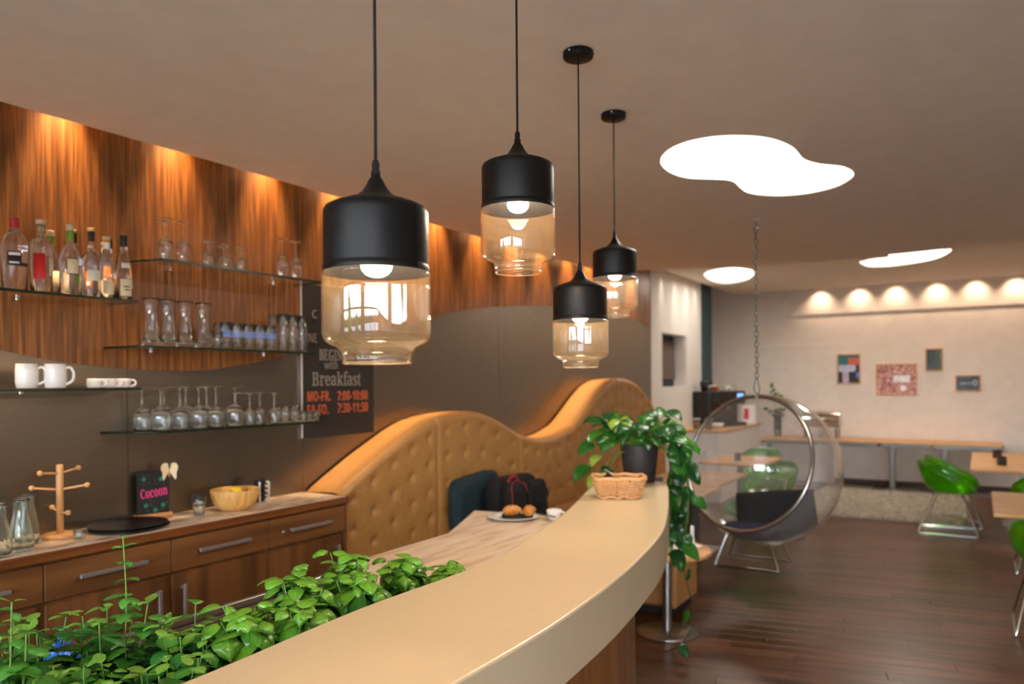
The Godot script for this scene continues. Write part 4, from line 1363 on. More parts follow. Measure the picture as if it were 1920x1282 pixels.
	# water glass, bowl with lemons, stacked cups
	var g = thing("water_glass", "small clear tumbler standing left of the wooden bowl", "glass", Vector3(-3.6, y, -2.53))
	part("glass_body", lathe([Vector2(0, 0.001), Vector2(0.026, 0.001), Vector2(0.029, 0.006), Vector2(0.031, 0.055), Vector2(0.036, 0.06), Vector2(0.038, 0.108), Vector2(0.0365, 0.1085), Vector2(0.0345, 0.062), Vector2(0.029, 0.055), Vector2(0.027, 0.014), Vector2(0, 0.012)], 28), M.thick_glass, g)
	var bw = thing("wooden_bowl", "round bamboo bowl on the sideboard", "bowl", Vector3(-3.59, y, -2.755))
	part("bowl", lathe([Vector2(0, 0.001), Vector2(0.07, 0.001), Vector2(0.088, 0.008), Vector2(0.112, 0.035), Vector2(0.127, 0.07), Vector2(0.1335, 0.112), Vector2(0.132, 0.117), Vector2(0.127, 0.1165), Vector2(0.12, 0.07), Vector2(0.105, 0.038), Vector2(0.08, 0.016), Vector2(0, 0.012)], 48), M.bamboo, bw)
	var lem := lathe([Vector2(0, -0.04), Vector2(0.008, -0.036), Vector2(0.022, -0.024), Vector2(0.029, 0.0), Vector2(0.022, 0.024), Vector2(0.009, 0.035), Vector2(0, 0.041)], 20)
	single("lemon", lem, M.lemon, "topmost lemon showing over the rim of the bamboo bowl", "lemon", Vector3(-3.6, y + 0.1, -2.77), Vector3(0.2, 0.4, 1.45), "lemons in the bowl")
	single("lemon", lem, M.lemon, "lemon lying left in the bamboo bowl", "lemon", Vector3(-3.56, y + 0.046, -2.735), Vector3(1.4, 0.0, 0.3), "lemons in the bowl")
	single("lemon", lem, M.lemon, "lemon lying right in the bamboo bowl", "lemon", Vector3(-3.63, y + 0.048, -2.8), Vector3(1.3, 0.9, 0.2), "lemons in the bowl")
	var pl := lathe([Vector2(0, 0.001), Vector2(0.045, 0.001), Vector2(0.066, 0.007), Vector2(0.0675, 0.0085), Vector2(0.065, 0.009), Vector2(0.045, 0.004), Vector2(0, 0.004)], 36)
	single("saucer", pl, M.white_china, "white saucer under the stack of black espresso cups", "saucer", Vector3(-3.68, y, -3.0))
	var ec := lathe([Vector2(0, 0.0), Vector2(0.022, 0.0), Vector2(0.029, 0.006), Vector2(0.037, 0.022), Vector2(0.0395, 0.034), Vector2(0.038, 0.035), Vector2(0.034, 0.022), Vector2(0.026, 0.0085), Vector2(0, 0.006)], 28)
	var lid := lathe([Vector2(0, 0.0), Vector2(0.0385, 0.0), Vector2(0.041, 0.004), Vector2(0.03, 0.012), Vector2(0, 0.013)], 28)
	var hn := tube(smooth_path([Vector3(0.033, 0.03, 0), Vector3(0.05, 0.032, 0), Vector3(0.056, 0.02, 0), Vector3(0.047, 0.008, 0), Vector3(0.028, 0.008, 0)], 4), 0.0052, 8)
	var ord := ["lowest", "second", "third", "topmost"]
	for i in 4:
		var t = thing("stacked_cup", "%s of the black espresso cups with white handle stacked on a saucer" % ord[i], "cup", Vector3(-3.68, y + 0.0045 + 0.0285 * i, -3.0), 0.6, "stacked espresso cups")
		part("body", ec, M.black_china, t)
		part("handle", hn, M.white_china, t)
		part("handle_side", hn, M.white_china, t, Vector3.ZERO, Vector3(0, -1.3, 0))
		if i == 3:
			part("base_ring", lid, M.black_china, t, Vector3(0, 0.0365, 0))

func wing_fn(s: float) -> Callable:
	return func(u: float, v: float) -> Vector3:
		var a := lerpf(-0.9, 1.35, v) * 1.0
		var r := u * (0.032 + 0.016 * absf(sin(2.0 * a + 0.4)))
		return Vector3(s * r * cos(a), r * sin(a) * 1.3, 0.004 + u * 0.012)

func flower_mesh() -> ArrayMesh:
	var st := mb()
	st.set_smooth_group(-1)
	for k in 6:
		var a := TAU * k / 6
		var d := Vector3(cos(a), sin(a), 0)
		var n := Vector3(-sin(a), cos(a), 0) * 0.0022
		quad(st, -n, d * 0.012 - n, d * 0.012 + n, n)
	return done(st)

# ---------------------------------------------------------------- on the bar
func build_bar_things():
	var t = thing("dinner_plate", "round white plate carrying two croissants on the worktop", "plate", Vector3(-2.33, 0.9205, -3.72))
	part("plate", lathe([Vector2(0, 0.001), Vector2(0.085, 0.001), Vector2(0.1, 0.006), Vector2(0.145, 0.016), Vector2(0.15, 0.018), Vector2(0.149, 0.0195), Vector2(0.1, 0.0105), Vector2(0.085, 0.006), Vector2(0, 0.005)], 48), M.white_china, t)
	single("napkin", box(Vector3(-0.09, 0, -0.07), Vector3(0.09, 0.003, 0.07), 0.001), M.black_fabric, "dark paper napkin under the croissants on the plate", "napkin", Vector3(-2.31, 0.936, -3.73), Vector3(0, 0.6, 0))
	single("croissant", croissant(), M.crust, "left brown croissant on the white plate", "croissant", Vector3(-2.34, 0.9395, -3.71), Vector3(0, 1.0, 0), "croissants on the plate").scale = Vector3(0.85, 0.9, 0.85)
	single("croissant", croissant(), M.crust, "right golden croissant on the white plate", "croissant", Vector3(-2.245, 0.9395, -3.75), Vector3(0, 1.9, 0), "croissants on the plate").scale = Vector3(0.85, 0.9, 0.85)
	single("spoon", spoon(), M.brushed, "small metal spoon leaning on the left rim of the plate", "spoon", Vector3(-2.44, 0.944, -3.68), Vector3(0.0, 2.2, -0.3))
	single("table_knife", knife(), M.dull_metal, "dark knife resting on the right rim of the plate", "knife", Vector3(-2.13, 0.946, -3.77), Vector3(0, -0.45, 0.03))
	var cup = thing("coffee_cup", "white coffee cup half hidden by the bar's inner edge", "cup", Vector3(-2.1, 0.9205, -3.8))
	part("body", lathe([Vector2(0, 0.001), Vector2(0.025, 0.001), Vector2(0.034, 0.012), Vector2(0.044, 0.045), Vector2(0.046, 0.06), Vector2(0.0435, 0.0605), Vector2(0.041, 0.045), Vector2(0.03, 0.014), Vector2(0, 0.01)], 32), M.white_china, cup)
	part("handle", tube(smooth_path([Vector3(0.04, 0.05, 0), Vector3(0.066, 0.048, 0), Vector3(0.066, 0.025, 0), Vector3(0.038, 0.02, 0)], 5), 0.005, 8), M.white_china, cup)
	part("coffee", cyl(0.038, 0.045, 0.047), M.soil, cup)
	# wicker basket
	basket()
	# pothos in a grey pot
	pothos()
	backpack()

func croissant() -> ArrayMesh:
	# a crescent with rolled ridges
	return grid(26, 14, func(u: float, v: float) -> Vector3:
		var s := u * 2 - 1
		var a := s * 1.15
		var env := pow(maxf(0.0, 1 - pow(absf(s), 2.2)), 0.7)
		var ridge := 1.0 + 0.1 * absf(sin(s * PI * 3.0))
		var r := (0.004 + 0.033 * env) * ridge
		var b := v * TAU
		var c := Vector3(sin(a) * 0.065, 0, (1 - cos(a)) * 0.07)
		var out := Vector3(sin(a), 0, -cos(a))
		return c + out * r * cos(b) + Vector3(0, 0.034 * 0.95 + r * 0.92 * sin(b), 0))

func spoon() -> ArrayMesh:
	var st := mb()
	tube_to(st, [Vector3(0, 0, 0), Vector3(0.05, 0.002, 0), Vector3(0.1, 0.0, 0)], [0.003, 0.002, 0.0022], 6)
	lathe_to(st, [Vector2(0, -0.002), Vector2(0.6, -0.0015), Vector2(1, 0.002), Vector2(0.6, 0.0), Vector2(0, -0.001)], 16, Vector3(0.115, 0, 0), Vector3(0.018, 1, 0.011))
	return done(st)

func knife() -> ArrayMesh:
	var st := mb()
	box_to(st, Vector3(-0.1, 0, -0.007), Vector3(0.0, 0.003, 0.009), 0.001)
	box_to(st, Vector3(0.0, 0, -0.005), Vector3(0.085, 0.006, 0.006), 0.002)
	return done(st)

func rrect(a: float, sx: float, sz: float, p := 5.0) -> Vector3:
	var c := cos(a)
	var s := sin(a)
	var k := pow(pow(absf(c), p) + pow(absf(s), p), -1.0 / p)
	return Vector3(c * k * sx, 0, s * k * sz)

func basket():
	var b = thing("wicker_basket", "light wicker basket with rolls and dark napkins on the bar", "basket", Vector3(-1.6, 1.1205, -3.59), 0.52)
	var h := 0.088
	var size := func(t: float) -> Vector2: return Vector2(lerpf(0.108, 0.135, t), lerpf(0.072, 0.095, t))
	var st := mb()
	var rows := 10
	for r in rows:
		var t := (r + 1.0) / (rows + 1)
		var sz: Vector2 = size.call(t)
		var pts := []
		for i in 132:
			var a := TAU * i / 132
			var w := 0.0046 * (1 if r % 2 else -1) * cos(i / 132.0 * TAU * 11)
			pts.append(rrect(a, sz.x + w, sz.y + w) + Vector3(0, 0.008 + t * h, 0))
		tube_to(st, pts, 0.003, 5, true)
	part("weave", done(st), M.wicker, b).set_meta("kind", "stuff")
	for i in 22:
		var a := TAU * i / 22
		var lo: Vector2 = size.call(0.0)
		var hi: Vector2 = size.call(1.0)
		part("stake", tube([rrect(a, lo.x, lo.y) + Vector3(0, 0.006, 0), rrect(a, hi.x, hi.y) + Vector3(0, h + 0.012, 0)], 0.0034, 6), M.wicker_dark if i % 3 == 0 else M.wicker, b)
	for q in [[1.02, h + 0.012, 0.0055, 1.0], [1.02, h + 0.019, 0.005, 1.0], [1.0, 0.0065, 0.0055, 0.0]]:
		var sz: Vector2 = size.call(q[3])
		var pts := []
		for i in 72:
			pts.append(rrect(TAU * i / 72, sz.x * q[0], sz.y * q[0]) + Vector3(0, q[1] + 0.0028 * sin(i * 0.9), 0))
		part("rim" if q[3] > 0.5 else "foot_ring", tube(pts, q[2], 7, true), M.wicker, b)
	part("bottom", box(Vector3(-0.1, 0.004, -0.066), Vector3(0.1, 0.009, 0.066)), M.wicker_dark, b)
	var o := Vector3(-1.6, 1.1205, -3.59)
	var put := func(x: float, y: float, z: float) -> Vector3: return o + Vector3(x, y, z).rotated(Vector3.UP, 0.52)
	var roll := lathe([Vector2(0, -0.028), Vector2(0.03, -0.02), Vector2(0.042, 0.0), Vector2(0.032, 0.02), Vector2(0, 0.03)], 18, Vector3(1.1, 1, 0.9))
	single("bread_roll", roll, M.crust, "bread roll in the left half of the wicker basket", "bread roll", put.call(-0.055, 0.06, 0.02), Vector3.ZERO, "rolls in the basket")
	single("bread_roll", roll, M.crust, "bread roll in the middle of the wicker basket", "bread roll", put.call(0.02, 0.062, 0.0), Vector3(0, 1, 0), "rolls in the basket")
	var nap := cone_napkin()
	single("folded_napkin", nap, M.black_fabric, "pointed dark napkin standing up in the left of the basket", "napkin", put.call(-0.05, 0.085, -0.015), Vector3(0.0, 0.3, 0.15), "napkins in the basket")
	single("folded_napkin", nap, M.black_fabric, "dark napkin lying in the right of the basket", "napkin", put.call(0.075, 0.062, -0.01), Vector3(0.5, 0.9, -0.5), "napkins in the basket")

func cone_napkin() -> ArrayMesh:
	var st := mb()
	st.set_smooth_group(-1)
	var top := Vector3(0, 0.045, 0)
	var p := [Vector3(-0.04, 0, 0.02), Vector3(0.0, 0, 0.03), Vector3(0.042, 0.004, 0.012), Vector3(0.03, 0, -0.02), Vector3(-0.03, 0, -0.022)]
	for i in 5:
		tri(st, p[i], p[(i + 1) % 5], top)
	for i in range(1, 4):
		tri(st, p[0], p[i + 1], p[i])
	return done(st)

# leaves: local +z is the tip, +y the upper face
func leaf_mesh(length: float, width: float, kind: int, curl: float, cup: float, seed_: int) -> ArrayMesh:
	var r := RandomNumberGenerator.new()
	r.seed = seed_
	var nu := 8
	var nv := 12
	var st := mb()
	st.set_smooth_group(0)
	var twist := r.randf_range(-0.3, 0.3)
	var sway := r.randf_range(-0.12, 0.12)
	var outline := func(t: float) -> float:
		if kind == 2:      # heart
			return pow(sin(PI * pow(t, 0.6)), 0.85)
		if kind == 1:      # mint: toothed oval
			return pow(sin(PI * pow(t, 0.8)), 0.8)
		return pow(sin(PI * pow(t, 0.74)), 0.75)      # basil: full oval
	var f := func(i: int, j: int) -> Vector3:
		var t := float(j) / nv
		var s := (float(i) / nu) * 2 - 1
		var w: float = outline.call(clampf(t, 0.0, 1.0)) * width / 2
		if kind == 1 and (i == 0 or i == nu):
			w *= 1.0 + (0.13 if j % 2 else -0.07)
		# the blade bends over along an arc of angle curl
		var a := curl * t
		var zz := length * (sin(a) / curl if curl > 0.01 else t)
		var yy := -length * ((1 - cos(a)) / curl if curl > 0.01 else 0.0)
		if kind == 2:
			zz -= 0.18 * length * absf(s) * (1 - t) * (1 - t)
		var nrm := Vector3(0, cos(a), sin(a))
		var lift := cup * width * 0.5 * s * s - 0.035 * width * exp(-absf(s) * 9.0)
		var rib := sin((t * 5.2 - absf(s) * 1.1) * TAU)
		lift += width * (0.026 if kind == 0 else 0.016 if kind == 1 else 0.006) * rib * absf(s) * (1.15 - absf(s)) * 2.2
		lift += twist * s * w * t
		return Vector3(s * w + sway * length * t * t, yy, zz) + nrm * lift
	var vert := func(i: int, j: int):
		st.set_uv(Vector2(float(i) / nu, float(j) / nv))
		st.add_vertex(f.call(i, j))
	for i in nu:
		for j in nv:
			# clockwise seen from above
			for q in [[i, j + 1], [i + 1, j], [i + 1, j + 1], [i, j + 1], [i, j], [i + 1, j]]:
				vert.call(q[0], q[1])
	return done(st)

func aim(d: Vector3, up: Vector3) -> Basis:
	var z := d.normalized()
	var x := up.cross(z)
	if x.length() < 1e-3:
		x = Vector3.RIGHT.cross(z)
	x = x.normalized()
	return Basis(x, z.cross(x).normalized(), z)

func put_leaf(parent, mesh, material, at: Vector3, d: Vector3, up: Vector3, s: float):
	var o = part("leaf", mesh, material, parent)
	o.transform = Transform3D(aim(d, up).scaled(Vector3(s, s, s)), at)

func pothos():
	var base := Vector3(-1.735, 1.1205, -4.2)
	var p = thing("pothos_plant", "trailing pothos in a dark grey pot at the far end of the bar", "plant", base)
	part("pot", lathe([Vector2(0, 0.001), Vector2(0.088, 0.001), Vector2(0.09, 0.004), Vector2(0.114, 0.218), Vector2(0.114, 0.222), Vector2(0.11, 0.222), Vector2(0.105, 0.19), Vector2(0, 0.19)], 48), M.pot_grey, p)
	part("soil", cyl(0.104, 0.189, 0.196, 28), M.soil, p)
	var lv := []
	for k in 5:
		lv.append(leaf_mesh(0.108, 0.08, 2, 0.7 + 0.22 * k, 0.25 - 0.12 * k, 300 + k))
	var mats := [M.pothos_a, M.pothos_b, M.pothos_c, M.pothos_a, M.pothos_c, M.pothos_d]
	var r := RandomNumberGenerator.new()
	r.seed = 21
	var to_cam := Vector3(0.42, 0.1, 0.9)
	# crown: upright and arching stalks; the left ones reach out over the bar
	var right := Vector3(0.8471, 0, -0.5314)
	var fwd := Vector3(-0.5314, 0, -0.8471)
	var heads := []
	for k in 64:
		var a := r.randf() * TAU
		var e := r.randf_range(0.35, 1.35)
		var l := r.randf_range(0.1, 0.23)
		var hd := Vector3(cos(a) * cos(e), sin(e), sin(a) * cos(e)) * l
		hd += Vector3(0, 0.0, 0)
		heads.append(Vector3(0, 0.2, 0) + hd + Vector3(cos(a), 0, sin(a)) * 0.05)
	# the ones the photograph shows clearly, given across, up, towards the camera
	for q in [[-0.24, 0.38, 0.05], [-0.17, 0.42, 0.02], [-0.25, 0.3, 0.08], [-0.3, 0.24, 0.08], [-0.26, 0.17, 0.1], [-0.33, 0.09, 0.06], [-0.26, 0.06, 0.1], [-0.2, 0.1, 0.12], [0.05, 0.42, 0.05], [0.12, 0.43, 0.0], [0.18, 0.42, 0.03], [0.2, 0.34, 0.06], [0.22, 0.27, 0.06], [0.13, 0.33, 0.1], [0.0, 0.36, 0.1], [-0.08, 0.34, 0.1], [-0.15, 0.3, 0.1], [0.06, 0.28, 0.12], [0.27, 0.24, 0.0], [0.31, 0.2, 0.0]]:
		heads.append(right * q[0] + Vector3(0, q[1], 0) - fwd * q[2])
	for h in heads:
		var root := Vector3(h.x * 0.15, 0.19, h.z * 0.15)
		var mid := root.lerp(h, 0.55) + Vector3(0, 0.04, 0)
		part("stalk", tube(smooth_path([root, mid, h], 4), 0.0022, 5), M.stem_green, p)
		var d: Vector3 = (Vector3(h.x, 0.0, h.z).normalized() * 0.7 + to_cam * r.randf_range(0.1, 0.7) + Vector3(0, r.randf_range(-0.45, 0.3), 0) + Vector3(r.randf_range(-0.5, 0.5), 0, r.randf_range(-0.5, 0.5)))
		put_leaf(p, lv[r.randi() % 5], mats[r.randi() % 6], h, d, Vector3(0, 1, 0) + to_cam * 0.5 + Vector3(r.randf_range(-0.4, 0.4), 0, r.randf_range(-0.4, 0.4)), r.randf_range(0.8, 1.25))
	# vines hanging over the bar's end down to the floor
	var vines := [
		[[0.1, 0.21, -0.02], [0.2, 0.16, -0.06], [0.24, 0.0, -0.08], [0.24, -0.25, -0.08], [0.25, -0.45, -0.07], [0.29, -0.62, -0.06], [0.33, -0.8, -0.05], [0.3, -0.95, -0.08], [0.22, -1.05, -0.12], [0.08, -1.1, -0.2]],
		[[0.09, 0.2, 0.02], [0.18, 0.18, -0.05], [0.21, 0.05, -0.07], [0.2, -0.15, -0.08], [0.19, -0.35, -0.08], [0.2, -0.52, -0.08]],
		[[0.1, 0.2, 0.0], [0.2, 0.2, -0.05], [0.27, 0.1, -0.04], [0.3, -0.05, -0.05], [0.3, -0.2, -0.05], [0.28, -0.36, -0.05]],
		[[0.1, 0.2, 0.03], [0.19, 0.15, -0.02], [0.2, 0.0, -0.06], [0.18, -0.2, -0.08], [0.2, -0.42, -0.08]],
		[[0.08, 0.21, -0.03], [0.22, 0.2, -0.08], [0.27, 0.05, -0.1], [0.26, -0.12, -0.1], [0.24, -0.3, -0.1], [0.2, -0.48, -0.1]]]
	for vi in vines.size():
		var pts := []
		for q in vines[vi]:
			pts.append(right * q[0] + Vector3(0, q[1], 0) - fwd * q[2])
		pts = smooth_path(pts, 6)
		part("vine", tube(pts, 0.003, 6), M.stem_dark if vi == 0 else M.stem_green, p)
		for i in range(5, pts.size(), 2 if vi > 0 else 3):
			var at: Vector3 = pts[i]
			if vi == 0 and at.y < -0.55 and i % 9 != 2:
				continue
			var a := r.randf() * TAU
			var side := (right * cos(a) - fwd * (0.25 + 0.6 * sin(a))).normalized()
			if at.x * right.x + at.z * right.z < 0.24 and side.dot(right) < -0.2:
				side = (side - 2 * right * side.dot(right)).normalized()
			var tip := at + side * 0.04 + Vector3(0, 0.02, 0)
			part("stalk", tube([at, at.lerp(tip, 0.5) + Vector3(0, 0.008, 0), tip], 0.0016, 4), M.stem_green, p)
			put_leaf(p, lv[r.randi() % 5], mats[r.randi() % 5], tip, side * 0.8 + Vector3(0, r.randf_range(-0.9, -0.2), 0), Vector3(0, 0.8, 0) + to_cam, r.randf_range(0.7, 1.2))

func backpack():
	var b = thing("backpack", "black backpack with red zip leaning on the tan bench", "bag", Vector3(-3.195, 0.552, -5.06), PI / 2)
	# local x runs along the wall away from the viewer, z towards the room
	part("body", stuffed(0.6, 0.42, 0.17, 0.2), M.bag_black, b, Vector3(0.06, 0.0, 0.0), Vector3(-0.1, 0, 0))
	part("front_pocket", stuffed(0.25, 0.38, 0.1, 0.26), M.bag_black, b, Vector3(-0.12, 0.01, 0.13), Vector3(-0.08, 0, 0))
	part("front_pocket", stuffed(0.3, 0.37, 0.09, 0.22), M.bag_black, b, Vector3(0.19, 0.01, 0.13), Vector3(-0.08, 0, 0))
	part("zip", tube(smooth_path([Vector3(-0.23, 0.1, 0.17), Vector3(-0.23, 0.3, 0.16), Vector3(-0.19, 0.38, 0.13), Vector3(-0.1, 0.4, 0.12), Vector3(-0.02, 0.37, 0.14), Vector3(0.005, 0.3, 0.16)], 5), 0.0045, 6), M.bag_red, b)
	part("grab_handle", tube(smooth_path([Vector3(-0.15, 0.39, 0.07), Vector3(-0.13, 0.43, 0.09), Vector3(-0.07, 0.435, 0.09), Vector3(-0.03, 0.39, 0.08)], 5), 0.012, 7), M.bag_red, b)
	part("side_handle", tube(smooth_path([Vector3(0.1, 0.24, 0.18), Vector3(0.13, 0.21, 0.205), Vector3(0.24, 0.25, 0.205), Vector3(0.27, 0.3, 0.175)], 5), 0.012, 7), M.bag_black, b)
	part("strap", tube(smooth_path([Vector3(-0.26, 0.14, 0.1), Vector3(-0.34, 0.1, 0.16), Vector3(-0.3, 0.03, 0.18), Vector3(-0.2, 0.07, 0.18)], 5), 0.013, 6), M.bag_black, b)
	part("buckle", box(Vector3(-0.36, 0.08, 0.14), Vector3(-0.31, 0.12, 0.155), 0.004), M.dull_metal, b)
	var t = thing("teal_jacket", "dark teal padded bundle tucked behind the backpack on the bench", "jacket", Vector3(-3.397, 0.552, -4.82), PI / 2)
	part("bundle", stuffed(0.62, 0.45, 0.1, 0.2), M.bag_teal, t, Vector3(0.05, 0.0, 0.0), Vector3(0, 0, 0.07))

func stuffed(sx: float, sy: float, sz: float, round_: float) -> ArrayMesh:
	# a soft box standing on y = 0
	var st := mb()
	st.set_smooth_group(0)
	var p := 2.0 / round_ * 0.55
	var f := func(u: float, v: float) -> Vector3:
		var a := u * TAU
		var e := (v - 0.5) * PI
		var ce := signf(cos(e)) * pow(absf(cos(e)), 2.0 / p)
		var se := signf(sin(e)) * pow(absf(sin(e)), 2.0 / p)
		var ca := signf(cos(a)) * pow(absf(cos(a)), 2.0 / p)
		var sa := signf(sin(a)) * pow(absf(sin(a)), 2.0 / p)
		return Vector3(ca * ce * sx / 2, (se + 1) * sy / 2, sa * ce * sz / 2 + 0.008 * sin(u * 40.0) * ce * sin(v * 17.0))
	for i in 40:
		for j in 20:
			var u0 := i / 40.0
			var u1 := (i + 1) / 40.0
			quad(st, f.call(u1, j / 20.0), f.call(u0, j / 20.0), f.call(u0, (j + 1) / 20.0), f.call(u1, (j + 1) / 20.0))
	return done(st)

# ---------------------------------------------------------------- dining room
func chair_shell() -> ArrayMesh:
	# a scooped bucket: rim high behind (+z), falling to the front (-z); two skins
	var st := mb()
	st.set_smooth_group(0)
	var nu := 40
	var nv := 12
	var f := func(u: float, v: float, off: float) -> Vector3:
		var a := u * TAU
		var c := cos(a)
		var s := sin(a)
		var p := 2.6
		var k := pow(pow(absf(c), p) + pow(absf(s), p), -1.0 / p)
		var rx := c * k * 0.275
		var rz := s * k * 0.265
		var rim := lerpf(0.515, 0.815, clampf(s * 0.5 + 0.5, 0.0, 1.0))
		if s < -0.75:
			rim = lerpf(rim, 0.47, (-s - 0.75) / 0.25)
		var al := v * PI / 2
		var rr := pow(sin(al), 0.62) * 0.95 + 0.05 * v
		var hh := pow(1 - cos(al), 1.3)
		var y := 0.455 + (rim - 0.455) * hh - 0.012 * (1 - v)
		var z := rz * rr + 0.05 * hh * maxf(0.0, s)
		return Vector3(rx * rr * (1.0 - off * 0.018), y + off * 0.005 * (1.0 - v * 0.7), z * (1.0 - off * 0.018))
	for i in nu:
		for j in nv:
			var u0 := float(i) / nu
			var u1 := float(i + 1) / nu
			var v0 := float(j) / nv
			var v1 := float(j + 1) / nv
			quad(st, f.call(u1, v0, 0.0), f.call(u0, v0, 0.0), f.call(u0, v1, 0.0), f.call(u1, v1, 0.0))
			quad(st, f.call(u0, v0, 1.0), f.call(u1, v0, 1.0), f.call(u1, v1, 1.0), f.call(u0, v1, 1.0))
		var ua := float(i) / nu
		var ub := float(i + 1) / nu
		quad(st, f.call(ub, 1.0, 0.0), f.call(ua, 1.0, 0.0), f.call(ua, 1.0, 1.0), f.call(ub, 1.0, 1.0))
	return done(st)

var chair0 = null
func chair(label: String, at: Vector3, turn: float):
	if chair0 == null:
		chair0 = thing("shell_chair", label, "chair", at, turn, "green shell chairs in the dining room")
		part("shell", chair_shell(), M.green_plastic, chair0)
		for s in [-1.0, 1.0]:
			var f := smooth_path([Vector3(0.12 * s, 0.43, 0.14), Vector3(0.17 * s, 0.3, 0.19), Vector3(0.235 * s, 0.03, 0.285), Vector3(0.24 * s, 0.009, 0.27), Vector3(0.24 * s, 0.009, 0.15), Vector3(0.24 * s, 0.009, -0.15), Vector3(0.24 * s, 0.009, -0.255), Vector3(0.235 * s, 0.03, -0.27), Vector3(0.17 * s, 0.3, -0.18), Vector3(0.12 * s, 0.43, -0.13)], 5)
			part("sled_leg", tube(f, 0.0085, 8), M.chrome, chair0)
		for z in [0.14, -0.13]:
			part("seat_rail", tube([Vector3(-0.125, 0.43, z), Vector3(0.125, 0.43, z)], 0.0085, 8), M.chrome, chair0)
		return chair0
	return copy_of(chair0, "shell_chair", label, at, turn)

func dining_table(label: String, at: Vector3, sx: float, sz: float, base_w := 0.42):
	var t = thing("dining_table", label, "table", at, 0.0, "dining tables")
	part("table_top", box(Vector3(-sx / 2, 0.71, -sz / 2), Vector3(sx / 2, 0.74, sz / 2), 0.004), M.beech, t)
	part("column", box(Vector3(-0.04, 0.012, -0.04), Vector3(0.04, 0.71, 0.04), 0.006), M.dull_metal, t)
	part("base_plate", box(Vector3(-base_w / 2, 0.0, -base_w / 2), Vector3(base_w / 2, 0.012, base_w / 2), 0.004), M.brushed, t)
	return t

func candle_box(label: String, at: Vector3, m):
	var t = thing("candle_box", label, "candle holder", at, 0.3, "candle boxes on the tables")
	var st := mb()
	var w := 0.038
	for q in [[-w, -w, -w + 0.006, w], [w - 0.006, -w, w, w], [-w + 0.006, -w, w - 0.006, -w + 0.006], [-w + 0.006, w - 0.006, w - 0.006, w]]:
		box_to(st, Vector3(q[0], 0, q[1]), Vector3(q[2], 0.1, q[3]))
	box_to(st, Vector3(-w + 0.006, 0, -w + 0.006), Vector3(w - 0.006, 0.01, w - 0.006))
	part("sides", done(st), m, t)
	part("candle", cyl(0.022, 0.01, 0.05), M.paper, t)

